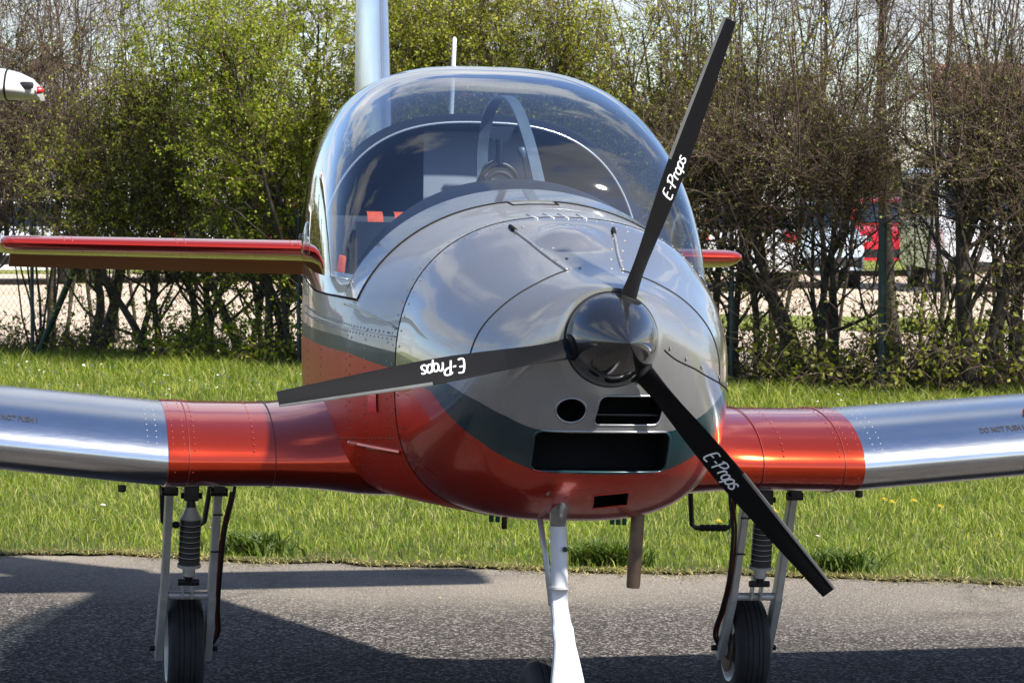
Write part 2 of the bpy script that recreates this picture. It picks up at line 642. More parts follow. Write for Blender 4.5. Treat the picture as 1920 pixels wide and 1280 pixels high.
sheet('field', [(-2500, -2500), (2500, -2500), (2500, 3500), (-2500, 3500)], -0.03, M['field'])
xs = np.arange(-14, 14.01, 0.05)
jit = np.interp(xs, np.arange(-15, 16, 0.18), rng.normal(0, 0.055, len(np.arange(-15, 16, 0.18)))) + np.interp(xs, np.arange(-15, 16, 0.7), rng.normal(0, 0.06, len(np.arange(-15, 16, 0.7)))) + rng.normal(0, 0.012, len(xs))
edge = [(float(x), float(verge_y(x) + j)) for x, j in zip(xs, jit)]
sheet('taxiway', [(-60, -25), (60, -25), (60, verge_y(60)), (14, verge_y(14) + 0.25)] + [(x, y + 0.25) for x, y in edge[::-1]] + [(-14, verge_y(-14) + 0.25), (-60, verge_y(-60))], 0.0, M['asphalt'])
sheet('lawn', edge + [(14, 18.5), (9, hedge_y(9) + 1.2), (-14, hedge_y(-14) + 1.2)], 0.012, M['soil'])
# car park behind the hedge
sheet('car_park', [(-30, hedge_y(-30) + 2.2), (12, hedge_y(12) + 2.2), (60, 30), (60, 75), (-60, 75)], -0.012, M['sand'])

sheet('grass_strip', [(0.5, 40.5), (16, 33), (17, 36), (1.2, 45)], -0.006, M['field'])
sheet('grass_bank', [(-60, 66), (60, 66), (60, 110), (-60, 110)], -0.004, M['field'])

# ------------------------------------------------------------------ the aircraft
# Local axes: x to its left wing, y aft from the propeller plane, z up; z = 0 is the propeller hub.
HUB_Z = 1.2056
PSI, RHO = R(10.0), R(1.3)
rootm = Matrix.Rotation(PSI, 3, 'Z') @ Matrix.Rotation(RHO, 3, 'Y')
rloc = Vector((0.2502, 8.42, HUB_Z)) + rootm @ Vector((0, 0, -HUB_Z))
plane = thing('light_aircraft', 'low-wing two-seat light aircraft in grey and orange parked nose-on with its bubble canopy closed', 'aircraft',
              rloc, (0, RHO, PSI))


def part(name, me, kind=None, label=None):
    return link(name, me, plane, (0, 0, HUB_Z), kind, label)


def sub(name, me, parent, kind=None, label=None):
    return link(name, me, parent, None, kind, label)


ST = np.array([
    # y     w     zt    zb     zm    nu   nl
    [0.030, .135, .128, -.150, .00, 2.0, 2.0],
    [0.060, .200, .136, -.262, -.03, 2.0, 2.3],
    [0.100, .248, .144, -.335, -.06, 2.0, 2.5],
    [0.160, .292, .155, -.390, -.08, 2.1, 2.6],
    [0.250, .338, .174, -.438, -.10, 2.2, 2.7],
    [0.380, .383, .208, -.476, -.11, 2.3, 2.8],
    [0.530, .420, .253, -.498, -.11, 2.4, 2.9],
    [0.680, .446, .297, -.507, -.11, 2.4, 3.0],
    [0.850, .488, .317, -.510, -.10, 2.2, 3.4],
    [1.080, .530, .340, -.510, -.10, 2.1, 4.0],
    [1.250, .540, .369, -.510, -.10, 2.1, 4.5],
    [1.600, .545, .480, -.508, -.05, 2.3, 5.0],
    [2.050, .528, .600, -.500, .00, 2.7, 5.0],
    [2.500, .488, .570, -.462, .02, 2.5, 4.5],
    [3.000, .410, .515, -.370, .04, 2.3, 4.0],
    [3.600, .290, .420, -.230, .08, 2.1, 3.5],
    [4.300, .150, .310, -.080, .12, 2.0, 3.0],
    [5.050, .040, .220, .050, .14, 2.0, 2.5]])
GL = np.array([
    # canopy glass: y, half width, base z, top z, exponent
    [1.250, .542, -.10, .371, 2.1],
    [1.275, .545, -.06, .420, 2.25],
    [1.320, .550, .00, .487, 2.4],
    [1.400, .555, .06, .560, 2.6],
    [1.500, .557, .10, .622, 2.75],
    [1.620, .557, .12, .672, 2.85],
    [1.800, .553, .13, .722, 2.9],
    [2.000, .543, .13, .745, 2.9],
    [2.300, .518, .13, .748, 2.85],
    [2.700, .468, .13, .705, 2.7],
    [3.100, .402, .13, .625, 2.5],
    [3.500, .325, .14, .520, 2.3],
    [3.700, .280, .14, .452, 2.2]])


def pchip(x, xs, ys):
    h = np.diff(xs)
    d = np.diff(ys) / h
    m = np.zeros(len(ys))
    for i in range(1, len(xs) - 1):
        if d[i - 1] * d[i] > 0:
            w1, w2 = 2 * h[i] + h[i - 1], h[i] + 2 * h[i - 1]
            m[i] = (w1 + w2) / (w1 / d[i - 1] + w2 / d[i])
    m[0], m[-1] = d[0], d[-1]
    i = int(np.clip(np.searchsorted(xs, x) - 1, 0, len(xs) - 2))
    t = (x - xs[i]) / h[i]
    return float(ys[i] * (1 + 2 * t) * (1 - t) ** 2 + h[i] * m[i] * t * (1 - t) ** 2 + ys[i + 1] * t * t * (3 - 2 * t) + h[i] * m[i + 1] * t * t * (t - 1))


def par(y):
    return [pchip(y, ST[:, 0], ST[:, k]) for k in range(1, 7)]


def gpar(y):
    return [pchip(y, GL[:, 0], GL[:, k]) for k in range(1, 5)]


def sec(y, th, off=0.0):
    """body surface point: th = 0 at the right side (+x), pi/2 on top"""
    w, zt, zb, zm, nu, nl = par(y)
    c, s = math.cos(th), math.sin(th)
    n, hgt = (nu, zt - zm) if s >= 0 else (nl, zm - zb)
    x = (w + off) * math.copysign(abs(c) ** (2 / n), c)
    z = zm + (hgt + off) * math.copysign(abs(s) ** (2 / n), s)
    return (x, y, z)


def th_at(y, z, side=1):
    """angle where the section at y reaches height z"""
    w, zt, zb, zm, nu, nl = par(y)
    if z >= zm:
        s = min(1, (z - zm) / (zt - zm)) ** (nu / 2)
    else:
        s = -min(1, (zm - z) / (zm - zb)) ** (nl / 2)
    a = math.asin(s)
    return a if side > 0 else math.pi - a


def snap(p, off=0.0):
    x, y, z = p
    w, zt, zb, zm, nu, nl = par(y)
    n, hgt = (nu, zt - zm) if z >= zm else (nl, zm - zb)
    f = (abs(x / w) ** n + abs((z - zm) / hgt) ** n) ** (1 / n)
    f = max(f, 1e-6)
    q = Vector((x / f, y, zm + (z - zm) / f))
    c = Vector((0, y, zm))
    return q + (q - c).normalized() * off


def ysteps(a, b_, n, ease=1.0):
    return [a + (b_ - a) * (i / n) ** ease for i in range(n + 1)]


def ring(y, n=112, off=0.0):
    return [sec(y, 2 * math.pi * j / n, off) for j in range(n)]


def smooth_path(pts, n=8):
    P = [Vector(p) for p in pts]
    out = []
    for i in range(len(P) - 1):
        p0, p1, p2, p3 = P[max(i - 1, 0)], P[i], P[i + 1], P[min(i + 2, len(P) - 1)]
        for k in range(n):
            t = k / n
            out.append(0.5 * ((2 * p1) + (p2 - p0) * t + (2 * p0 - 5 * p1 + 4 * p2 - p3) * t * t + (3 * p1 - p0 - 3 * p2 + p3) * t ** 3))
    out.append(P[-1])
    return out


def studs(points, r=0.0045, h=0.0022):
    """many small domed rivets in one mesh: points = [(position, normal)]"""
    vs, fs = [], []
    for p, nrm in points:
        p, nrm = Vector(p), Vector(nrm).normalized()
        u = nrm.cross(Vector((0.3, 0.5, 0.81))).normalized()
        w = nrm.cross(u)
        o = len(vs)
        for k in range(6):
            a = k * math.pi / 3
            vs.append(p + (u * math.cos(a) + w * math.sin(a)) * r - nrm * 0.0008)
        for k in range(6):
            a = k * math.pi / 3
            vs.append(p + (u * math.cos(a) + w * math.sin(a)) * r * 0.55 + nrm * h * 0.8)
        vs.append(p + nrm * h)
        for k in range(6):
            fs.append((o + k, o + (k + 1) % 6, o + 6 + (k + 1) % 6, o + 6 + k))
            fs.append((o + 6 + k, o + 6 + (k + 1) % 6, o + 12))
    return MB().add(vs, fs)


def body_normal(p):
    x, y, z = p
    w, zt, zb, zm, nu, nl = par(y)
    n, hgt = (nu, zt - zm) if z >= zm else (nl, zm - zb)
    gx = math.copysign(abs(x / w) ** (n - 1) / w, x)
    gz = math.copysign(abs((z - zm) / hgt) ** (n - 1) / hgt, z - zm)
    v = Vector((gx, 0, gz)).normalized()
    return v


# ---- engine cowling: closed solid, intakes cut out of it
cw = MB()
ys = ysteps(0.030, 0.678, 46, 1.35)
rows = []
for y in ys:
    row = []
    for p in ring(y):
        x, yy, z = p
        # blister over the engine on the upper cowl
        q = math.hypot((x + 0.018) / 0.085, (yy - 0.50) / 0.105)
        if z > 0.1 and q < 1:
            z += 0.022 * (1 - q * q) ** 0.8
        row.append((x, yy, z))
    rows.append(row)
cw.grid(rows, closed_u=True)
n_ = 112
cw.f.append(tuple(range(n_)))
cw.mi.append(0)
cw.f.append(tuple(range((len(ys) - 1) * n_, len(ys) * n_))[::-1])
cw.mi.append(0)
cowl_me = cw.mesh('engine_cowling', [M['livery'], M['dark_gap']])
cowl = part('engine_cowling', cowl_me)


def rrect(x0, x1, z0, z1, r, n=5, skew=0.0):
    pts = []
    for cx, cz, a0 in ((x1 - r, z1 - r, 0), (x0 + r, z1 - r, 90), (x0 + r, z0 + r, 180), (x1 - r, z0 + r, 270)):
        for k in range(n + 1):
            a = R(a0 + 90 * k / n)
            z = cz + r * math.sin(a)
            x = cx + r * math.cos(a)
            pts.append((x + skew * (z - (z0 + z1) / 2), z))
    return pts


intakes = {
    'round': ([(-.093 + .038 * math.cos(2 * math.pi * k / 28), -.178 + .031 * math.sin(2 * math.pi * k / 28)) for k in range(28)], 0.16),
    'upper': (rrect(-.030, .142, -.214, -.140, .016, skew=0.22), 0.17),
    'lower': (rrect(-.178, .168, -.336, -.231, .020), 0.24),
    'belly': ([(.008, -.441), (.096, -.429), (.085, -.390), (-.005, -.400)], 0.33)}
cut = MB()
for k_, (poly, yb) in intakes.items():
    cut.prism([(x, -0.12, z) for x, z in poly], (0, yb + 0.12, 0), mi=0)
cut_me = cut.mesh('cutter', M['dark_gap'], smooth=False)
cut_o = bpy.data.objects.new('cutter', cut_me)
COL.objects.link(cut_o)
cut_o.parent = plane
cut_o.location = (0, 0, HUB_Z)
mod = cowl.modifiers.new('cut', 'BOOLEAN')
mod.operation = 'DIFFERENCE'
mod.solver = 'EXACT'
mod.object = cut_o
try:
    mod.material_mode = 'TRANSFER'
except Exception:
    pass
bpy.context.view_layer.update()
dg = bpy.context.evaluated_depsgraph_get()
res = bpy.data.meshes.new_from_object(cowl.evaluated_get(dg))
cowl.modifiers.clear()
cowl.data = res
bpy.data.objects.remove(cut_o)
res.name = 'engine_cowling'
res.polygons.foreach_set('use_smooth', [True] * len(res.polygons))
res.set_sharp_from_angle(angle=R(42))

# lips round the intakes and the dark radiator or duct inside each
cowl_bvh = BVHTree.FromPolygons([Vector(v) for v in cw.v], cw.f)


def front_hit(x, z):
    h = cowl_bvh.ray_cast(Vector((x, -0.3, z)), Vector((0, 1, 0)))
    return h[0]


for key, r in (('round', .0035), ('upper', .0035), ('lower', .004), ('belly', .0025)):
    poly, yb = intakes[key]
    path = []
    for i in range(len(poly)):
        (x0, z0), (x1, z1) = poly[i], poly[(i + 1) % len(poly)]
        m_ = max(1, int(math.hypot(x1 - x0, z1 - z0) / 0.012))
        for k in range(m_):
            h = front_hit(x0 + (x1 - x0) * k / m_, z0 + (z1 - z0) * k / m_)
            if h:
                path.append(h + Vector((0, 0.0012, 0)))
    path.append(path[0])
    lip = MB().tube(path, r, 6, cap=False)
    inl = sub('air_intake', lip.mesh('air_intake', M['livery']), cowl)

sub('duct_shelf', MB().box((.056, .12, -.190), (.16, .08, .004)).mesh('duct_shelf', M['black_plastic'], smooth=False), cowl)

# seams of the cowling doors, hinges, rivets
seam_L = [(-.323, .221, -.059), (-.311, .215, -.018), (-.293, .208, .02), (-.255, .195, .064), (-.216, .189, .097), (-.169, .19, .126), (-.126, .204, .147), (-.076, .231, .165)]
seam_R = [(.112, .031, -.02), (.174, .048, -.051), (.222, .077, -.071), (.279, .14, -.097), (.356, .297, -.128), (.41, .47, -.15), (.447, .675, -.165)]
seam_R_top = [(.323, .221, -.115), (.311, .215, -.018), (.293, .208, .02), (.255, .195, .064), (.216, .189, .097), (.169, .19, .126), (.126, .204, .147), (.069, .233, .166)]
seam_L_low = [(-.323, .221, -.059), (-.350, .30, -.105), (-.40, .45, -.14), (-.446, .675, -.165)]
sm = MB()
for s_ in (seam_L, seam_R, seam_R_top, seam_L_low):
    sm.tube([snap(p, 0.0004) for p in smooth_path(s_)], 0.0019, 5)
split_link('panel_seam', sm, M['dark_gap'], cowl)
for pts in ([(-.156, .617, .267), (-.129, .499, .234), (-.103, .369, .198), (-.076, .231, .165)], [(.116, .592, .266), (.098, .464, .228), (.082, .349, .195), (.069, .233, .166)]):
    hp = [snap(p, 0.0012) for p in smooth_path(pts)]
    h_ = sub('hinge', MB().tube(hp, 0.0042, 7).mesh('hinge', M['rivet']), cowl)
    sub('hinge_pin', MB().tube([hp[0] + Vector((0, 0, .0025)), hp[3] + Vector((0, 0, .0025))], 0.0062, 7).mesh('hinge_pin', M['dark_gap']), cowl)
stp = []
for sx_ in (-1, 1):
    for t in np.linspace(0.03, 0.97, 5):
        y = .617 + (.231 - .617) * t
        x = sx_ * (.156 + (.076 - .156) * t)
        for dx in (-.019, .019):
            p = snap((x + dx, y, .3))
            stp.append((p, body_normal(p)))
for s_, off in ((seam_R, .014), (seam_L_low, .014)):
    for p in smooth_path(s_, 2)[1::2]:
        q = snap((p.x, p.y, p.z + off))
        stp.append((q, body_normal(q)))
sub('screw', studs(stp, .0058, .003).mesh('screw', M['rivet']), cowl, kind='stuff')
sl = MB()
for x in (-.085, -.04, 0.0, .05):
    a, b_ = snap((x - .006, .735, .3), .001), snap((x + .008, .66, .3), .001)
    sl.tube([a, b_], .003, 6)
split_link('defrost_slot', sl, M['trim'], plane, (0, 0, HUB_Z))

# ---- fuselage: nose section, cabin tub, tail cone
fz = MB()
N_ = 96
fz.grid([[sec(y, 2 * math.pi * j / N_) for j in range(N_)] for y in ysteps(0.682, 1.062, 12)], closed_u=True)
# tub below the canopy skirt
SK = lambda y: float(np.interp(y, [1.0, 1.45, 1.72, 2.05, 3.0], [.055, .058, .064, .090, .130]))


def tub_row(y, z_of, n=70, off=0.0):
    a0 = th_at(y, z_of(y), 1)
    a1 = math.pi - a0
    return [sec(y, a1 + (2 * math.pi + a0 - a1) * j / n, off) for j in range(n + 1)]


fz.grid([tub_row(y, SK) for y in ysteps(1.062, 2.05, 20)])
fz.grid([[sec(y, 2 * math.pi * j / N_) for j in range(N_)] for y in ysteps(2.05, 5.05, 36)], closed_u=True)
fz.f.append(tuple(range(len(fz.v) - N_, len(fz.v))))
fz.mi.append(0)
fus = part('fuselage', fz.mesh('fuselage', M['livery_skin'], angle=50))
gap = MB().tube([snap((*[sec(.68, 2 * math.pi * j / 80)[0]], .68, sec(.68, 2 * math.pi * j / 80)[2]), -.001) for j in range(81)], .0028, 5, cap=False)
sub('cowl_joint', gap.mesh('cowl_joint', M['dark_gap']), fus)

rv, rvo = [], []


def stripe_lo(y):
    return float(np.interp(y, [.31, .404, .67, 1.05, 2.2], [-.212, -.157, -.116, -.087, -.087]))


def rivet_line(y0, z0, y1, z1, n, sides=(-1, 1)):
    for sd in sides:
        for t in np.linspace(0, 1, n):
            y = y0 + (y1 - y0) * t
            z = z0 + (z1 - z0) * t
            p = sec(y, th_at(y, z, sd), 0.0)
            (rv if z > stripe_lo(y) else rvo).append((p, body_normal(p)))


for y_ in (.655, .705):
    for th in np.linspace(R(-25), R(205), 46):
        p = sec(y_, th)
        (rv if p[2] > stripe_lo(y_) else rvo).append((p, body_normal(p)))
for dz in (0, .022):
    rivet_line(.72, -.035 + dz * .7, 2.05, -.012 + dz, 46)
for y_ in (.74, .90, 1.02):
    rivet_line(y_, -.02, y_, -.42, 17)
for y_ in (1.06,):
    rivet_line(y_, -.04, y_, -.46, 14)
rivet_line(.72, -.30, 1.2, -.335, 20)
for y_ in (1.5, 1.9):
    rivet_line(y_, -.05, y_, -.22, 8)
sub('rivet', studs(rv, .004, .0018).mesh('rivet', M['rivet']), fus, kind='stuff')
sub('rivet', studs(rvo, .004, .0018).mesh('rivet', M['rivet_orange']), fus, kind='stuff')
lap = MB()
for sd in (-1, 1):
    lap.tube([Vector(sec(y, th_at(y, -.028 + .02 * (y - .7), sd), .0006)) for y in ysteps(.69, 2.05, 26)], .0018, 5)
    lap.tube([Vector(sec(y, th_at(y, .04 - .045 * max(0, (1.15 - y) / .45) ** 1.5, sd), .0012)) for y in ysteps(.69, 1.2, 16)], .0030, 5)
split_link('skin_lap', lap, M['silver'], fus)
stp_b = MB()
for sd in (-1, 1):
    def side_pt(y, z, o):
        return Vector(sec(y, th_at(y, z, sd), o))
    # step bracket and ledge on the fuselage side ahead of the wing
    stp_b.grid([[side_pt(.80, z, .004) for z in np.linspace(-.235, -.165, 5)], [side_pt(.86, z, .004) for z in np.linspace(-.235, -.165, 5)]])
    stp_b.tube([side_pt(y, -.335, .001) for y in ysteps(.70, 1.06, 8)], .0075, 8)
split_link('side_stiffener', stp_b, M['orange'], fus, angle=40)

# ---- canopy frame (front bow and side skirts)
cf = MB()
GE = lambda y: float(np.interp(y, [1.0, 1.25, 1.6, 2.05, 2.6, 3.0], [.108, .112, .120, .140, .170, .190]))


def over_row(y, z_of, n=56, off=0.0):
    a0 = th_at(y, z_of(y), 1)
    return [sec(y, a0 + (math.pi - 2 * a0) * j / n, off) for j in range(n + 1)]


yr = ysteps(1.072, 1.252, 9)
rows_o = [over_row(y, lambda q: SK(q) + .004, off=.003) for y in yr]
cf.grid([over_row(1.072, lambda q: SK(q) + .004, off=-.004)] + rows_o)
for sd in (-1, 1):
    rr = []
    for y in ysteps(1.245, 3.0, 34):
        rr.append([sec(y, th_at(y, SK(y) + .004 + (GE(y) + .008 - SK(y) - .004) * k / 5, sd), .0035) for k in range(6)])
    cf.grid(rr)
canf = part('canopy_frame', cf.mesh('canopy_frame', M['livery'], angle=45))
cs = MB()
fseam = [Vector(sec(1.066, th, .0012)) for th in np.linspace(th_at(1.066, .06, 1), th_at(1.066, .06, -1), 90)]
cs.tube([p for p in fseam if p.x > .047] + [snap((x, y, .34), .0012) for x, y in ((.046, 1.066), (.045, 1.052), (.044, .985), (.0, .982), (-.045, .982), (-.086, .985), (-.087, 1.052), (-.088, 1.066))] + [p for p in fseam if p.x < -.089], .0022, 5)
for sd in (-1, 1):
    cs.tube([Vector(sec(y, th_at(y, SK(y), sd), .0012)) for y in ysteps(1.066, 2.9, 40)], .0024, 5)
split_link('frame_seam', cs, M['dark_gap'], canf)

# ---- canopy glass
def gsec(y, th, off=0.0):
    w, zb, zt, n = gpar(y)
    c, s = math.cos(th), math.sin(th)
    return ((w + off) * math.copysign(abs(c) ** (2 / n), c), y, zb + (zt + off - zb) * max(0, s) ** (2 / n))


def gth(y, z, side=1):
    w, zb, zt, n = gpar(y)
    s = min(1, max(0, (z - zb) / (zt - zb))) ** (n / 2)
    a = math.asin(s)
    return a if side > 0 else math.pi - a


cg = MB()
gy = [1.25, 1.2525, 1.257, 1.264, 1.275, 1.29, 1.31, 1.335, 1.365, 1.40, 1.45, 1.5, 1.56, 1.62, 1.7, 1.8, 1.9, 2.0, 2.15, 2.3, 2.5, 2.7, 2.9, 3.1, 3.3, 3.5, 3.7]
rows = []
for y in gy:
    a0 = gth(y, GE(y), 1)
    rows.append([gsec(y, a0 + (math.pi - 2 * a0) * j / 72) for j in range(73)])
cg.grid(rows)
glass_o = part('canopy', cg.mesh('canopy', M['canopy']))
# vent disc on the right-hand side of the canopy
vb = MB()
vc = Vector(gsec(1.88, gth(1.88, .215, -1)))
vb.lathe([(-.004, .048), (.004, .050), (.008, .046), (.010, .024), (.010, 0)], vc, (-.99, -.02, .12), 28)
vb.lathe([(.010, .012), (.022, .010), (.024, 0)], vc, (-.99, -.02, .12), 14)
split_link('vent_disc', vb, M['vent_glass'], glass_o)
bow = MB()
for sd in (-1, 1):
    pts = []
    for t in np.linspace(0, 1, 30):
        y = 1.88 - .62 * t ** 1.2 if t < 1 else 1.26
        pts.append(Vector(gsec(y, gth(y, .24 - .13 * t ** .8, sd), -.004)))
    bow.tube(pts, .0028, 6)
    pts = [Vector(gsec(2.02 + .02 * math.sin(t * 3), gth(2.03, .24 + .0 * t, sd) * (1 - t) + (math.pi / 2) * t, -.012)) for t in np.linspace(0, .0, 2)]
split_link('glass_edge', bow, M['trim'], glass_o)

# ---- cabin: rear hoop with pale trim, lining, bulkhead, seats, belts, panel
hp = MB()
ths = np.linspace(th_at(2.05, .08, 1), th_at(2.05, .08, -1), 60)
hp.grid([[sec(2.045, th, .002) for th in ths], [sec(2.035, th, -.004) for th in ths], [sec(2.035, th, -.028) for th in ths], [sec(2.09, th, -.032) for th in ths]])
hoop = part('cabin_hoop', hp.mesh('cabin_hoop', M['navy'], angle=40))
tr = MB().tube([Vector(sec(2.03, th, -.024)) for th in ths], .0040, 7)
sub('hoop_trim', tr.mesh('hoop_trim', M['trim']), hoop)
ln = MB()
FL = -.30
ln.grid([tub_row(y, GE, 50, -.012) for y in ysteps(1.27, 2.06, 12)])
ln.grid([[sec(y, 2 * math.pi * j / 60, -.034) for j in range(60)] for y in ysteps(2.06, 2.62, 5)], closed_u=True)
ln.grid([[(x, y, FL) for x in np.linspace(-.5, .5, 4)] for y in (1.1, 2.6)])
part('cabin_lining', ln.mesh('cabin_lining', M['lining'], angle=40))
bk = MB()
bk.add([sec(2.6, 2 * math.pi * j / 60, -.036) for j in range(60)], [tuple(range(60))])
part('rear_bulkhead', bk.mesh('rear_bulkhead', M['lining'], smooth=False))
bp = MB().box((.012, 2.135, .27), (.35, .012, .56), Matrix.Rotation(R(-4), 3, 'X'), bev=.004)
bpn = part('baggage_panel', bp.mesh('baggage_panel', M['grey_panel'], angle=40))
bs = [((x, 2.130, .318), (0, -1, 0)) for x in (-.125, -.095, -.065, .10)]
sub('panel_screw', studs(bs, .005, .002).mesh('panel_screw', M['dark_gap']), bpn, kind='stuff')
for sx_ in (-1, 1):
    rot = Matrix.Rotation(R(-14), 3, 'X')
    xs_c = sx_ * .275
    seat = part('seat', MB().box((xs_c, 1.90, -.20), (.40, .46, .12), bev=.035).mesh('seat', M['navy'], angle=50))
    sub('backrest', MB().box((xs_c, 2.16, .05), (.40, .08, .48), rot, bev=.035).mesh('backrest', M['navy'], angle=50), seat)
    for dx in (-.042, .042):
        bl = MB()
        path = [Vector((xs_c + dx, 2.13, .298)), Vector((xs_c + dx, 2.085, .285)), Vector((xs_c + dx, 2.06, .20)), Vector((xs_c + dx * 1.2, 2.02, .06)), Vector((xs_c + dx * 1.5, 1.97, -.10))]
        pth = smooth_path(path, 5)
        rows = [[p + Vector((w_, -.004, 0)) for w_ in (-.024, -.008, .008, .024)] for p in pth]
        bl.grid(rows)
        sub('seat_belt', bl.mesh('seat_belt', M['belt']), seat)
for (x, y, z, rx) in ((-.40, 1.72, .135, .3), (-.37, 1.60, .10, -.2), (-.455, 1.80, .14, .1)):
    bk_ = MB().box((x, y, z), (.026, .04, .055), Matrix.Rotation(rx, 3, 'Y'), bev=.010)
    part('belt_loop', bk_.mesh('belt_loop', M['belt'], angle=50))

ip = MB()
rows = []
for y, zs, zt_ in ((1.256, 1.0, .366), (1.30, .992, .378), (1.36, .985, .392), (1.42, .978, .402), (1.43, .975, .398), (1.43, .965, .30)):
    w, ztb, zb, zm, nu, nl = par(1.25)
    row = []
    for th in np.linspace(R(24), R(156), 40):
        c, s = math.cos(th), math.sin(th)
        row.append(((w - .012) * zs * math.copysign(abs(c) ** (2 / nu), c), y, zm + (zt_ - zm) * abs(s) ** (2 / nu)))
    rows.append(row)
ip.grid(rows)
ip.box((0, 1.43, .10), (.92, .01, .34))
part('instrument_panel', ip.mesh('instrument_panel', M['navy'], angle=40))

# flat-bar roll arch
ar = [(-.002, 2.0, .40), (-.004, 2.0, .445), (-.004, 1.99, .518), (.006, 1.95, .602), (.014, 1.88, .638), (.024, 1.80, .648), (.036, 1.73, .636), (.048, 1.67, .600), (.056, 1.58, .535), (.062, 1.5, .468), (.066, 1.42, .395), (.07, 1.39, .36)]
pth = smooth_path(ar, 5)
rw = []
for i, p in enumerate(pth):
    t = (pth[min(i + 1, len(pth) - 1)] - pth[max(i - 1, 0)]).normalized()
    b_ = Vector((1, 0.1, 0)).normalized()
    nn = t.cross(b_).normalized()
    rw.append([p + b_ * .017 + nn * .004, p - b_ * .017 + nn * .004, p - b_ * .017 - nn * .004, p + b_ * .017 - nn * .004])
part('roll_arch', MB().grid(rw, closed_u=True).mesh('roll_arch', M['hoop'], angle=30))

# ---- spinner and propeller
spn = MB()
prof = []
for t in np.linspace(0, 1, 22):
    y = .026 - .222 * t
    r = .1165 * (1 - t ** 1.62) ** .97
    prof.append((-y, r))
prof = [(-.030, .112), (-.028, .1165)] + prof
spn.lathe([(d, r) for d, r in prof], (0, 0, 0), (0, -1, 0), 64)
spo = part('spinner', spn.mesh('spinner', M['spinner'], angle=40))
bp_ = MB().lathe([(-.036, .02), (-.036, .120), (-.027, .120), (-.027, .10)], (0, 0, 0), (0, -1, 0), 48)
sub('backplate', bp_.mesh('backplate', M['black_plastic'], angle=40), spo)


def blade_frame(r):
    """chord, pitch, thickness at radius r"""
    c = float(np.interp(r, [.05, .11, .18, .28, .38, .46, .55, .64, .72, .80, .845], [.044, .045, .054, .066, .074, .073, .066, .057, .050, .043, .038]))
    p = R(float(np.interp(r, [.05, .11, .2, .35, .55, .85], [70, 62, 50, 40, 30, 21])))
    th = float(np.interp(r, [.05, .11, .2, .35, .6, .85], [.046, .040, .024, .014, .009, .005]))
    return c, p, th


def blade_pt(r, s, face=1):
    """s from -0.5 (leading edge) to 0.5; out = +X', chord dir = blade-plane"""
    c, p, th = blade_frame(r)
    u = s + 0.5
    yt = th * (2.6 * math.sqrt(max(u, 0)) * (1 - u) ** .8 * .62)
    a = -s * c                        # towards the leading edge
    # frame: e_r outward, e_t = 90 deg CCW seen from the front (leading edge), e_y aft
    return (r, a * math.cos(p) + face * yt * -math.sin(p) * -1, a * -math.sin(p) * -1 * -1 - face * yt * math.cos(p))


def to_local(q, ang):
    """blade coordinates (radial, tangential CCW seen from the front, aft) to aircraft axes. From the front +x is to the right."""
    er = Vector((math.cos(ang), 0, math.sin(ang)))
    et = Vector((-math.sin(ang), 0, math.cos(ang)))
    return er * q[0] + et * q[1] + Vector((0, 1, 0)) * q[2]


rr_ = [.05, .09, .12, .15, .18, .22, .27, .33, .4, .47, .54, .61, .68, .74, .79, .825, .843]
ss = [-.5, -.49, -.46, -.40, -.32, -.2, -.05, .1, .25, .38, .47, .5]
LETTER = {  # brush strokes of the maker's script, unit height
    'E': ([[(.55, .98), (.10, .94), (.0, .05), (.50, .0)], [(.04, .50), (.42, .53)]], .72),
    '-': ([[(.0, .42), (.28, .45)]], .42),
    'P': ([[(.12, .95), (.0, -.02)], [(-.08, .86), (.2, 1.02), (.58, .98), (.62, .70), (.35, .50), (.06, .46)]], .70),
    'r': ([[(.08, .58), (.02, .02)], [(.05, .36), (.22, .60), (.40, .54)]], .42),
    'o': ([[(.30, .60), (.06, .46), (.04, .14), (.24, .0), (.46, .14), (.46, .46), (.28, .60)]], .56),
    'p': ([[(.08, .60), (-.06, -.46)], [(.06, .44), (.28, .62), (.48, .46), (.42, .12), (.2, .0), (.04, .10)]], .58),
    's': ([[(.44, .56), (.2, .62), (.06, .46), (.34, .26), (.38, .08), (.16, -.02), (-.06, .08)]], .50)}


def script_word(word, h, wd):
    """list of ribbon quads strips in 2-D (along, up)"""
    strips = []
    x = 0
    for ch in word:
        strokes, adv = LETTER[ch]
        for s_ in strokes:
            pts = [Vector(((x + px + .22 * py) * h, py * h, 0)) for px, py in s_]
            p_ = smooth_path(pts, 5) if len(pts) > 2 else pts
            strips.append((p_, wd))
        x += adv
    under = [Vector(((1.35 + t * (x - 1.35)) * h - .2 * h, (-.42 - .05 * math.sin(t * 3)) * h, 0)) for t in np.linspace(0, 1, 12)]
    strips.append((under, wd * .55))
    return strips, x * h


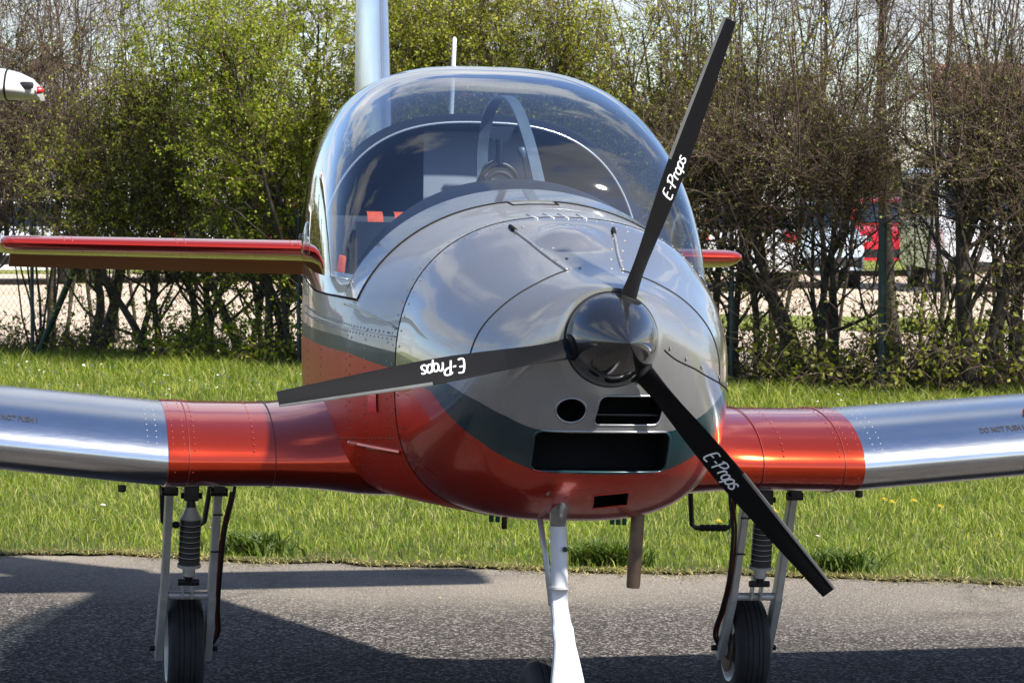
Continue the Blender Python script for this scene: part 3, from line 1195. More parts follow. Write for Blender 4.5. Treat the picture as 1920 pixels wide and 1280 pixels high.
for ang in (R(70.9), R(190.7), R(-47.8)):
    bm_ = MB()
    rows = []
    for r in rr_:
        up_ = [blade_pt(r, s_, 1) for s_ in ss]
        dn_ = [blade_pt(r, s_, -1) for s_ in ss[::-1][1:-1]]
        rows.append([to_local(q, ang) for q in up_ + dn_])
    bm_.grid(rows, closed_u=True)
    k = len(rows[0])
    bm_.f.append(tuple(range(len(bm_.v) - k, len(bm_.v))))
    bm_.mi.append(0)
    bl = part('propeller_blade', bm_.mesh('propeller_blade', M['carbon'], angle=40))
    le = MB()
    rows = []
    for r in [.465, .47, .505, .54, .575, .61, .645, .68, .71, .74, .79, .825, .8425]:
        ed = []
        for s_, fc in ((-.30, 1), (-.36, 1), (-.40, 1), (-.46, 1), (-.49, 1), (-.5, 1), (-.49, -1), (-.46, -1), (-.40, -1)):
            q = blade_pt(r, s_, fc)
            ed.append(to_local((q[0], q[1] + .0010, q[2] - fc * .0022), ang))
        rows.append(ed)
    le.grid(rows)
    sub('edge_strip', le.mesh('edge_strip', M['strip'], angle=50), bl)
    tx = MB()
    strips, wlen = script_word('E-Props', .0280, .0036)
    r0 = .375
    for pts, wd in strips:
        row_a, row_b = [], []
        for i, p in enumerate(pts):
            t = (pts[min(i + 1, len(pts) - 1)] - pts[max(i - 1, 0)])
            t = t.normalized() if t.length else Vector((1, 0, 0))
            nn = Vector((-t.y, t.x, 0)) * wd * (.38 + .22 * abs(t.y)) 
            for sgn, row in ((1, row_a), (-1, row_b)):
                a, b_ = p.x + sgn * nn.x, p.y + sgn * nn.y
                r = r0 + a
                c, pp, th = blade_frame(r)
                s_ = -(b_ - .017) / (c * math.cos(pp)) * 1.0
                s_ = max(-.47, min(.47, s_ + .06))
                q = blade_pt(r, s_, 1)
                row.append(to_local((q[0], q[1], q[2] - .0009), ang))
        tx.grid([row_a, row_b])
    sub('blade_lettering', tx.mesh('blade_lettering', M['white_print'], smooth=False), bl)
    # collar where the blade enters the spinner
    rc = .108
    col_ = MB().tube([to_local((rc - .012, 0, 0), ang), to_local((rc + .003, 0, 0), ang)], .034, 20)
    sub('blade_root_collar', col_.mesh('blade_root_collar', M['dark_gap']), bl)

# ---- wings
def airfoil(n=34, t=.178, m=.035, p=.4):
    xs_ = [.5 * (1 - math.cos(math.pi * i / n)) for i in range(n + 1)]
    up_, lo_ = [], []
    for x in xs_:
        yt = 5 * t * (.2969 * math.sqrt(x) - .1260 * x - .3516 * x * x + .2843 * x ** 3 - .1036 * x ** 4)
        yc = m / p ** 2 * (2 * p * x - x * x) if x < p else m / (1 - p) ** 2 * (1 - 2 * p + 2 * p * x - x * x)
        up_.append((x, yc + yt))
        lo_.append((x, yc - yt))
    return up_[::-1] + lo_[1:]


AF = airfoil()
INC = R(2.0)
CH = 1.30
LE_Y, LE_Z = 1.205, -.405


def wing_row(x, side, ch=CH, thick=1.0, dy=0.0, dz=0.0, off=0.0):
    ax = abs(x)
    dih = max(0, ax - 1.0) * math.tan(R(5.2))
    rowp = []
    for u, v in AF:
        yy, zz_ = u * ch, v * ch * thick
        y2 = yy * math.cos(INC) + zz_ * math.sin(INC)
        z2 = -yy * math.sin(INC) + zz_ * math.cos(INC)
        rowp.append((side * ax, LE_Y + dy + y2, LE_Z + dih + dz + z2))
    if off:
        c = Vector((side * ax, LE_Y + .4, LE_Z + dih))
        rowp = [tuple(Vector(p) + Vector((0, (Vector(p) - c).y * .3, (Vector(p) - c).z)).normalized() * off) for p in rowp]
    return rowp


def text_mesh(body, size):
    cu = bpy.data.curves.new('lettering', 'FONT')
    cu.body = body
    cu.size = size
    cu.resolution_u = 2
    cu.offset = .0007
    o = bpy.data.objects.new('lettering', cu)
    COL.objects.link(o)
    bpy.context.view_layer.update()
    me = bpy.data.meshes.new_from_object(o.evaluated_get(bpy.context.evaluated_depsgraph_get()))
    bpy.data.objects.remove(o)
    return me


for side in (-1, 1):
    # painted inboard panel with its fillet into the fuselage side
    root = MB()
    rows = []
    for x in (0.0, .25, .40, .46, .50, .535, .565, .60, .64, .69, .75, .83, .90, .96, .998):
        f = max(0.0, (.72 - max(x, .44)) / .26)
        f = f * f
        rows.append(wing_row(x, side, CH + .13 * f, 1 + .22 * f, -.07 * f, .012 * f, .0035 if x > .9 else 0.0))
    rows.append(wing_row(1.0, side, CH, 1.0, 0, 0, -.004))
    root.grid(rows, closed_u=False)
    wr = part('wing_root', root.mesh('wing_root', M['orange'], angle=60))
    # rivet rows and the lap line on the painted panel
    pts = []
    def wing_pt(x, i, o=0.0):
        a = Vector(wing_row(x, side, off=.0035 + o)[i])
        b0 = Vector(wing_row(x, side)[i])
        c = Vector(wing_row(x, side)[i + 1])
        t = (c - b0)
        nn = Vector((0, -t.z, t.y)).normalized()
        if nn.dot(a - b0) < 0:
            nn = -nn
        return a, nn
    for x in (.76, .925, .955, .985):
        for i in range(18, 33, 1):
            pts.append(wing_pt(x, i))
    for x in (.93, .98):
        for i in range(36, 52, 2):
            pts.append(wing_pt(x, i))
    sub('rivet', studs(pts, .0028, .0012).mesh('rivet', M['rivet_orange']), wr, kind='stuff')
    sm = MB()
    for x in (.70, .94):
        sm.tube([wing_pt(x, i, -.0002)[0] for i in range(16, 50)], .0014, 5)
    split_link('skin_seam', sm, M['rivet_orange'], wr)
    # polished outer wing
    wg = MB()
    rows = []
    for x in (.992, 1.03, 1.10, 1.2, 1.35, 1.5, 1.7, 2.0, 2.4, 2.8, 3.2, 3.6, 3.95):
        rows.append(wing_row(x, side, CH - .05 * max(0, x - 1.03), 1.0))
    for k in range(1, 6):
        a = k / 5 * math.pi / 2
        x = 3.95 + .16 * math.sin(a)
        sc = .25 + .75 * math.cos(a)
        rows.append([(p[0], p[1], LE_Z + .265 + (p[2] - LE_Z - .265) * max(.02, math.cos(a))) for p in wing_row(x, side, (CH - .146), 1.0, .10 * (1 - math.cos(a)))])
    wg.grid(rows)
    k = len(rows[0])
    wg.f.append(tuple(range(len(wg.v) - k, len(wg.v))))
    wg.mi.append(0)
    wing = part('wing', wg.mesh('wing', M['alu'], angle=60))
    pts = []
    for x in (1.03, 1.055):
        for i in range(14, 32):
            p = Vector(wing_row(x, side, CH - .05 * (x - 1.03))[i])
            q = Vector(wing_row(x, side, CH - .05 * (x - 1.03))[i + 1])
            t = q - p
            nn = Vector((0, -t.z, t.y)).normalized()
            if nn.y > 0 and nn.z < 0:
                nn = -nn
            pts.append((p, nn if nn.z > -0.3 else -nn))
    for x in np.arange(1.1, 2.6, .035):
        p = Vector(wing_row(x, side, CH - .05 * (x - 1.03))[17])
        pts.append((p, Vector((0, 0.1, 1))))
    sub('rivet', studs(pts, .0026, .0010).mesh('rivet', M['rivet']), wing, kind='stuff')
    bvh = BVHTree.FromPolygons([Vector(v) for v in wg.v], wg.f)
    me = text_mesh('DO NOT PUSH !', .0185)
    x0 = min(v.co.x for v in me.vertices)
    x1 = max(v.co.x for v in me.vertices)
    for v in me.vertices:
        lx = (v.co.x - (x0 + x1) / 2) * 1.0
        xw = side * (1.425 if side > 0 else 1.425) + lx
        zw = -.298 + v.co.y + abs(xw - side * 1.425) * 0 + (abs(xw) - 1.425) * .09
        h = bvh.ray_cast(Vector((xw, .6, zw)), Vector((0, 1, 0)))
        v.co = (h[0] + Vector((0, -.0010, .0006))) if h[0] else Vector((xw, 1.25, zw))
    me.materials.clear()
    me.materials.append(M['black_print'])
    sub('wing_lettering', me, wing)
    tdn = MB().lathe([(0, .012), (.016, .012), (.02, .008), (.02, 0)], (side * 1.10, 1.62, -.505), (0, 0, -1), 12)
    sub('tie_down_lug', tdn.mesh('tie_down_lug', M['black_plastic'], angle=40), wing)
    if side > 0:
        cp = Vector(wing_row(1.545, side, CH - .026)[27])
        fc = MB().lathe([(0, .036), (.004, .036), (.006, .030), (.006, 0)], cp - Vector((0, 0, .001)), (0, -.55, .83), 24)
        sub('fuel_cap', fc.mesh('fuel_cap', M['orange'], angle=40), wing)

# ---- tail
def sym_row(fn, n=16, t=.10):
    out = []
    xs_ = [.5 * (1 - math.cos(math.pi * i / n)) for i in range(n + 1)]
    f = lambda x: 5 * t * (.2969 * math.sqrt(x) - .126 * x - .3516 * x * x + .2843 * x ** 3 - .1036 * x ** 4)
    for x in xs_[::-1]:
        out.append(fn(x, f(x)))
    for x in xs_[1:]:
        out.append(fn(x, -f(x)))
    return out


def cut_row(x0, x1, fn, t=.10, n=14, nose=False):
    """part of a symmetric section between chord fractions x0 and x1"""
    f = lambda x: 5 * t * (.2969 * math.sqrt(x) - .126 * x - .3516 * x * x + .2843 * x ** 3 - .1015 * x ** 4)
    xs_ = [x0 + (x1 - x0) * .5 * (1 - math.cos(math.pi * i / n)) for i in range(n + 1)]
    return [fn(x, f(x)) for x in xs_[::-1]] + [fn(x, -f(x)) for x in (xs_[1:] if x0 == 0 else xs_)]


DROOP = R(20)
for side in (-1, 1):
    hs, el = MB(), MB()
    rows, rowe = [], []
    for x, sc in ((.05, 1), (.27, 1), (.5, 1), (.8, 1), (1.1, 1), (1.28, 1), (1.34, .97), (1.37, .88), (1.385, .70), (1.39, .45)):
        c = .74 - .06 * x
        y0 = 4.23 + .03 * x + (1 - sc) * .12
        kk = lambda u, v: (side * x, y0 + u * c, .150 - .012 * x * 0 + v * c * sc - u * c * .05)
        rows.append(cut_row(0, .64, kk, .105))
        if x < 1.36:
            yh, zh = y0 + .655 * c, .150 - .655 * c * .05

            def ke(u, v):
                a, b_ = (u - .655) * c, v * c * sc
                return (side * x, yh + a * math.cos(DROOP) + b_ * math.sin(DROOP), zh - a * math.sin(DROOP) + b_ * math.cos(DROOP))
            rowe.append(cut_row(.655, 1.0, ke, .105))
    hs.grid(rows, closed_u=True)
    k = len(rows[0])
    hs.f.append(tuple(range(len(hs.v) - k, len(hs.v))))
    hs.mi.append(0)
    stab = part('tailplane', hs.mesh('tailplane', M['tailplane'], angle=50))
    el.grid(rowe, closed_u=True)
    k = len(rowe[0])
    el.f.append(tuple(range(len(el.v) - k, len(el.v))))
    el.mi.append(0)
    sub('elevator', el.mesh('elevator', M['elevator_shade'], angle=50), stab)
    pts = []
    for x in (.30, .33, .72, .75, 1.13, 1.16):
        for u in (.02, .05, .1, .16, .24):
            c = .74 - .06 * x
            f = 5 * .105 * (.2969 * math.sqrt(u) - .126 * u - .3516 * u * u)
            pts.append(((side * x, 4.23 + .03 * x + u * c, .150 + f * c - u * c * .05), (0, -.5, 1)))
    sub('rivet', studs(pts, .0035, .0016).mesh('rivet', M['rivet_orange']), stab, kind='stuff')
fn_, rd = MB(), MB()
rows, rowr = [], []
for z in (.16, .30, .45, .6, .75, .9, 1.05, 1.15, 1.19):
    y0 = 4.03 + .32 * (z - .16)
    c = 5.06 + .06 * (z - .16) - y0
    sc = 1 if z < 1.1 else (.85 if z < 1.17 else .5)
    kk = lambda u, v: (v * c * sc, y0 + u * c, z)
    rows.append(cut_row(0, .62, kk, .095))
    rowr.append(cut_row(.632, 1.0, kk, .095))
for mb_, rws in ((fn_, rows), (rd, rowr)):
    mb_.grid(rws, closed_u=True)
    k = len(rws[0])
    mb_.f.append(tuple(range(len(mb_.v) - k, len(mb_.v))))
    mb_.mi.append(0)
fin = part('tail_fin', fn_.mesh('tail_fin', M['alu'], angle=50))
sub('rudder', rd.mesh('rudder', M['alu'], angle=50), fin)
part('whip_antenna', MB().tube([(.122, 3.45, .40), (.126, 3.45, .62), (.132, 3.45, .897), (.132, 3.45, .903)], [.0095, .0085, .0075, .003], 10).mesh('whip_antenna', M['white_paint']))

# ---- main landing gear
def tyre_parts(c, rad, wid, axis, name_parent):
    ty = MB()
    prof = []
    w2 = wid / 2
    for k in range(25):
        a = -math.pi / 2 + math.pi * k / 24 if False else 0
    shape = [(-.50, .60), (-.56, .68), (-.58, .76), (-.56, .84), (-.50, .91), (-.40, .960), (-.30, .985), (-.27, .988), (-.262, .972), (-.245, .972), (-.237, .991), (-.12, 1.0), (-.112, .984), (-.092, .984), (-.084, 1.0),
             (.084, 1.0), (.092, .984), (.112, .984), (.12, 1.0), (.237, .991), (.245, .972), (.262, .972), (.27, .988), (.30, .985), (.40, .960), (.50, .91), (.56, .84), (.58, .76), (.56, .68), (.50, .60)]
    ty.lathe([(a * wid * .87, b_ * rad) for a, b_ in shape], c, axis, 56)
    t_o = sub('tyre', ty.mesh('tyre', M['rubber'], angle=50), name_parent)
    rm = MB()
    rm.lathe([(-.40 * wid, .0), (-.40 * wid, .16 * rad), (-.36 * wid, .2 * rad), (-.22 * wid, .5 * rad), (-.44 * wid, .60 * rad), (-.46 * wid, .63 * rad), (.46 * wid, .63 * rad), (.44 * wid, .60 * rad), (.22 * wid, .5 * rad), (.36 * wid, .2 * rad), (.40 * wid, .16 * rad), (.40 * wid, 0)], c, axis, 32)
    sub('rim', rm.mesh('rim', M['grey_metal'], angle=40), name_parent)


AX = (.876, 2.10, -1.0395)


def bar(mb, a, b_, w, d):
    """rectangular tube from a to b_, w across (x), d deep"""
    a, b_ = Vector(a), Vector(b_)
    t = (b_ - a).normalized()
    u = Vector((1, 0, 0))
    u = (u - t * u.dot(t)).normalized()
    v = t.cross(u)
    rows = []
    for p in (a, b_):
        rows.append([p + u * (i * w / 2) + v * (j * d / 2) for i, j in ((1, .8), (.8, 1), (-.8, 1), (-1, .8), (-1, -.8), (-.8, -1), (.8, -1), (1, -.8))])
    o = len(mb.v)
    mb.grid(rows, closed_u=True)
    mb.f += [tuple(range(o, o + 8))[::-1], tuple(range(o + 8, o + 16))]
    mb.mi += [0, 0]


for side in (-1, 1):
    cx = side * AX[0]
    lg = MB()
    for k in (-1, 1):
        bar(lg, (cx + k * .072, 1.80, -.50), (cx + k * .071, 1.975, -.868), .023, .05)
        bar(lg, (cx + k * .072, 1.972, -.860), (cx + k * .074, 2.11, -1.062), .025, .055)
    ct = MB().tube([(cx - .07, 1.97, -.864), (cx + .07, 1.97, -.864)], .0125, 12)
    gear = part('landing_gear', ct.mesh('landing_gear', M['grey_metal'], angle=35))
    split_link('fork_leg', lg, M['grey_metal'], gear, angle=35)
    for k in (-1, 1):
        pv = MB().tube([(cx + k * .048, 1.80, -.538), (cx + k * .098, 1.80, -.538)], .013, 10)
        pv.box((cx + k * .072, 1.80, -.515), (.034, .06, .05), bev=.006)
        split_link('pivot_bracket', pv, M['black_plastic'], gear, angle=40)
        ab = MB().tube([(cx + k * .085, 2.10, AX[2]), (cx + k * .103, 2.10, AX[2])], .010, 6)
        sub('axle_bolt', ab.mesh('axle_bolt', M['black_plastic'], angle=40), gear)
    sh = MB()
    top, bot = Vector((cx - .004, 1.86, -.56)), Vector((cx - .004, 1.905, -.82))
    axv = (bot - top)
    L_ = axv.length
    prof = [(.0, .012), (.02, .014), (.04, .018), (.055, .026), (.066, .031)]
    for k in range(8):
        d0 = .07 + k * .0165
        prof += [(d0, .0315), (d0 + .010, .0325), (d0 + .012, .0295), (d0 + .0145, .0295)]
    prof += [(.205, .031), (.206, .034), (.213, .034), (.215, .019), (.238, .018), (.245, .012), (.262, .010)]
    sh.lathe(prof, top, axv, 20)
    sho = sub('shock_absorber', sh.mesh('shock_absorber', M['black_plastic'], angle=35), gear)
    cu = MB().lathe([(.203, .033), (.205, .0355), (.213, .0355), (.216, .0195), (.240, .0185), (.242, 0)], top, axv, 20)
    cu.lathe([(.028, .0165), (.05, .0245), (.064, .0325), (.066, .0)], top, axv, 20)
    for k in (-1, 1):
        cu.box((bot.x + k * .014, bot.y + .03, bot.z - .012), (.006, .03, .075), Matrix.Rotation(R(25), 3, 'X'))
    split_link('spring_cup', cu, M['grey_metal'], gear, angle=35)
    rg_ = MB()
    for k in range(7):
        d0 = .0695 + k * .0165 + .0125
        pc = top + axv.normalized() * d0
        rg_.lathe([(-.0012, .0300), (0, .0318), (.0012, .0300)], pc, axv, 20)
    split_link('boot_ring', rg_, M['grey_metal'], gear)
    tb = MB().box((cx - .004, 1.86, -.535), (.045, .04, .07), bev=.006)
    tb.tube([(cx - .035, 1.86, -.555), (cx + .028, 1.86, -.555)], .009, 8)
    tb.tube([(cx - .035, 1.908, -.818), (cx + .028, 1.908, -.818)], .010, 8)
    split_link('shock_mount', tb, M['black_plastic'], gear, angle=40)
    hs_ = [(cx - side * .125, 1.83, -.50), (cx - side * .118, 1.84, -.56), (cx - side * .100, 1.87, -.66), (cx - side * .094, 1.93, -.80), (cx - side * .096, 2.0, -.90), (cx - side * .104, 2.06, -.985), (cx - side * .085, 2.09, -1.03)]
    sub('brake_hose', MB().tube(smooth_path(hs_), .0055, 7).mesh('brake_hose', M['black_plastic']), gear)
    sub('brake_line', MB().tube([p + Vector((side * .009, -.002, 0)) for p in smooth_path(hs_)[6:]], .004, 6).mesh('brake_line', M['red_hose']), gear)
    ties = MB()
    for t_ in (.30, .62):
        ties.tube([(cx - side * .088, 1.80 + .17 * t_ - .03, -.50 - .36 * t_), (cx - side * .058, 1.80 + .17 * t_ - .03, -.50 - .36 * t_)], .003, 6)
    split_link('cable_tie', ties, M['black_plastic'], gear)
    tyre_parts((cx, 2.10, AX[2]), .166, .108, (1, 0, 0), gear)
    bd = MB().lathe([(-.006, .03), (-.006, .075), (.0, .075), (.0, .03)], (cx - side * .052, 2.10, AX[2]), (1, 0, 0), 28)
    sub('brake_disc', bd.mesh('brake_disc', M['exhaust'], angle=40), gear)
    # boarding step behind the wing
    bs_ = MB()
    q = [(side * .925, 2.42, -.50), (side * .925, 2.44, -.57), (side * .917, 2.47, -.69), (side * .905, 2.47, -.70), (side * .800, 2.47, -.70), (side * .787, 2.47, -.69), (side * .772, 2.44, -.57), (side * .772, 2.42, -.50)]
    bs_.tube(q, .0085, 8)
    stp_ = part('boarding_step', bs_.mesh('boarding_step', M['black_plastic'], angle=40))
    gr = MB()
    for k in range(5):
        gr.tube([(side * (.815 + .018 * k), 2.47, -.70), (side * (.829 + .018 * k), 2.47, -.70)], .0115, 10)
    split_link('step_grip', gr, M['rubber'], stp_, angle=40)

# ---- nose gear
ng = MB()
ng.tube([(-.070, .32, -.36), (-.068, .315, -.475), (-.064, .31, -.56), (-.062, .305, -.648)], [.0215, .0215, .0225, .0215], 18)
ngo = part('nose_gear', ng.mesh('nose_gear', M['white_paint'], angle=40))
hood = MB()
hood.grid([[(-.100, .165, -.372), (-.078, .150, -.372), (-.050, .160, -.384), (-.046, .2, -.386)],
           [(-.094, .20, -.405), (-.074, .185, -.400), (-.051, .19, -.405), (-.048, .22, -.405)],
           [(-.092, .285, -.45), (-.072, .262, -.45), (-.052, .27, -.45), (-.050, .3, -.45)],
           [(-.091, .30, -.49), (-.072, .288, -.49), (-.053, .292, -.49), (-.050, .31, -.49)]])
for a, b_ in (((-.100, .165, -.372), (-.122, .19, -.398)), ((-.046, .2, -.386), (-.030, .22, -.405))):
    hood.tube([a, b_, Vector(b_) + Vector((.012 if a[0] < -.08 else -.008, .03, -.012))], [.006, .004, .002], 6)
split_link('strut_fairing', hood, M['silver'], ngo, angle=40)
clr = MB().lathe([(0, .018), (0, .028), (.006, .028), (.006, .018)], (-.062, .305, -.645), (0, 0, -1), 24)
sub('strut_collar', clr.mesh('strut_collar', M['grey_metal'], angle=40), ngo)
fk = MB()
path = [(-.062, .300, -.650, .021), (-.060, .298, -.70, .0215), (-.055, .292, -.735, .0225), (-.0535, .285, -.75, .0265), (-.049, .275, -.79, .0270), (-.046, .262, -.83, .033), (-.045, .245, -.88, .0415), (-.044, .232, -.94, .046), (-.043, .228, -.985, .042), (-.043, .235, -1.0, .030)]
rows = []
for x, y, z, w in path:
    rows.append([(x - w, y + .026, z), (x - w, y + .004, z), (x - w + .004, y, z), (x + w - .004, y, z), (x + w, y + .004, z), (x + w, y + .026, z)])
fk.grid(rows, closed_u=True)
sub('fork', fk.mesh('fork', M['white_paint'], angle=30), ngo)
br = MB().tube([(-.095, .44, -.47), (-.078, .42, -.58), (-.072, .36, -.70)], .0075, 8)
sub('shimmy_link', br.mesh('shimmy_link', M['grey_metal']), ngo)
bt = MB().lathe([(0, .007), (.004, .007), (.006, .004), (.006, 0)], (-.054, .283, -.548), (0, -1, 0), 8)
sub('bolt', bt.mesh('bolt', M['black_plastic']), ngo)
tyre_parts((-.070, .42, -1.0256), .178, .112, (1, 0, 0), ngo)

# ---- exhaust and drains under the cowl
ex = MB()
ex.lathe([(.0, .0185), (.205, .0185), (.215, .0175), (.215, .0158), (.02, .0158)], (.208, .62, -.470), (-.04, .02, -1), 24)
part('exhaust_pipe', ex.mesh('exhaust_pipe', M['exhaust'], angle=40))
for x, m_, z in ((-.141, 'green_hose', -.536), (-.123, 'green_hose', -.537), (.196, 'green_hose', -.542), (.213, 'green_hose', -.543), (.230, 'green_hose', -.543)):
    part('drain_hose', MB().tube([(x, .9, -.49), (x, .9, z)], .0065, 8).mesh('drain_hose', M[m_]))
part('breather_pipe', MB().tube([(-.105, .9, -.49), (-.104, .9, -.556)], .0075, 8).mesh('breather_pipe', M['black_plastic']))

# ---- headset hanging from the cabin hoop
hw = rootm
def A2W(p):
    return rloc + rootm @ (Vector(p) + Vector((0, 0, HUB_Z)))
hd = thing('headset', 'black pilot headset with boom microphone hanging inside the canopy under the rear hoop', 'headset', A2W((.05, 2.0, .36)), (0, RHO, PSI))
band = MB()
band.tube([(.0 + .062 * math.cos(a), .0, .075 - .055 + .07 * math.sin(a)) for a in np.linspace(R(-20), R(200), 22)], .010, 8)
link('headband', band.mesh('headband', M['black_plastic']), hd)
pd = MB().tube([(.045 * math.cos(a), -.004, .02 + .045 * math.sin(a)) for a in np.linspace(R(10), R(170), 16)], .008, 8)
link('band_padding', pd.mesh('band_padding', M['navy']), hd)
for s_ in (-1, 1):
    ec = MB().lathe([(-.018, .02), (-.016, .034), (.010, .036), (.018, .026), (.018, 0)], (s_ * .062, 0, -.02), (s_, 0, 0), 18)
    link('ear_cup', ec.mesh('ear_cup', M['black_plastic'], angle=40), hd)
hk = MB().tube([(0, 0, .09), (-.002, -.006, .13), (0, -.004, .165)], [.013, .011, .012], 8)
hk.prism([(-.045, 0, .205), (.045, 0, .205), (.03, 0, .17), (.015, 0, .155), (-.015, 0, .155), (-.03, 0, .17)], (0, .012, 0))
split_link('hanger', hk, M['navy'], hd, angle=40)
link('boom', MB().tube(smooth_path([(.060, -.01, -.01), (.078, -.02, .04), (.072, -.02, .09), (.066, -.02, .115)]), .003, 6).mesh('boom', M['black_plastic']), hd)
link('microphone', MB().lathe([(0, .006), (.01, .012), (.028, .014), (.036, .009), (.036, 0)], (.067, -.02, .108), (-.1, 0, 1), 12).mesh('microphone', M['hoop']), hd)
link('cable', MB().tube(smooth_path([(-.02, 0, .10), (-.045, -.01, .085), (-.05, -.01, .055), (-.03, -.01, .04), (-.01, -.005, .12)]), .003, 6).mesh('cable', M['black_plastic']), hd)

# ------------------------------------------------------------------ vegetation helpers
def tubes_np(P, Rr, sides):
    """P (n,k,3) polylines, Rr (n,k) radii -> verts, flat faces, loop totals"""
    n, k, _ = P.shape
    T = np.gradient(P, axis=1)
    T /= np.linalg.norm(T, axis=2, keepdims=True) + 1e-9
    ref = np.where(np.abs(T[:, :1, 2:3]) < 0.9, np.array([0, 0, 1.0]), np.array([1.0, 0, 0]))
    U = np.cross(T, np.broadcast_to(ref, T.shape))
    U /= np.linalg.norm(U, axis=2, keepdims=True) + 1e-9
    V = np.cross(T, U)
    a = 2 * np.pi * np.arange(sides) / sides
    ring_ = (U[:, :, None, :] * np.cos(a)[None, None, :, None] + V[:, :, None, :] * np.sin(a)[None, None, :, None]) * Rr[:, :, None, None]
    verts = (P[:, :, None, :] + ring_).reshape(-1, 3)
    base = (np.arange(n) * k * sides)[:, None, None]
    i = (np.arange(k - 1) * sides)[None, :, None]
    j = np.arange(sides)[None, None, :]
    j2 = (j + 1) % sides
    q = np.stack([base + i + j, base + i + j2, base + i + sides + j2, base + i + sides + j], axis=-1).reshape(-1, 4)
    return verts, q.ravel(), np.full(len(q), 4, np.int32)


def grow(starts, dirs, lengths, k, rg, wander=0.25, up=0.0, sag=0.0):
    """random-walk polylines: (n,k,3)"""
    n = len(starts)
    P = np.zeros((n, k, 3))
    P[:, 0] = starts
    d = dirs / (np.linalg.norm(dirs, axis=1, keepdims=True) + 1e-9)
    step = (lengths / (k - 1))[:, None]
    for i in range(1, k):
        d = d + rg.normal(0, wander, (n, 3)) + np.array([0, 0, up - sag * i / k])
        d /= np.linalg.norm(d, axis=1, keepdims=True) + 1e-9
        P[:, i] = P[:, i - 1] + d * step
    return P


def along(P, idx, t):
    """points and directions at fraction t of polylines idx"""
    k = P.shape[1]
    f = t * (k - 1)
    i = np.minimum(f.astype(int), k - 2)
    w = (f - i)[:, None]
    a, b_ = P[idx, i], P[idx, i + 1]
    return a * (1 - w) + b_ * w, (b_ - a) / (np.linalg.norm(b_ - a, axis=1, keepdims=True) + 1e-9)


def side_dirs(d, rg, spread):
    r = rg.normal(0, 1, d.shape)
    r -= d * np.sum(r * d, axis=1, keepdims=True)
    r /= np.linalg.norm(r, axis=1, keepdims=True) + 1e-9
    return d * np.cos(spread)[:, None] + r * np.sin(spread)[:, None]


def leaf_quads(C, size, rg, droop=0.0):
    n = len(C)
    u = rg.normal(0, 1, (n, 3))
    u /= np.linalg.norm(u, axis=1, keepdims=True)
    w = rg.normal(0, 1, (n, 3)) + np.array([0, -.25, .5])
    v = np.cross(u, w)
    v /= np.linalg.norm(v, axis=1, keepdims=True) + 1e-9
    sz = (size * rg.uniform(.55, 1.35, n))[:, None]
    nrm = np.cross(u, v)
    q = np.stack([C - u * sz * .5, C + v * sz * .30 + nrm * sz * .08, C + u * sz * .5, C - v * sz * .30 + nrm * sz * .08], axis=1)
    return q.reshape(-1, 3), np.arange(4 * n), np.full(n, 4, np.int32)


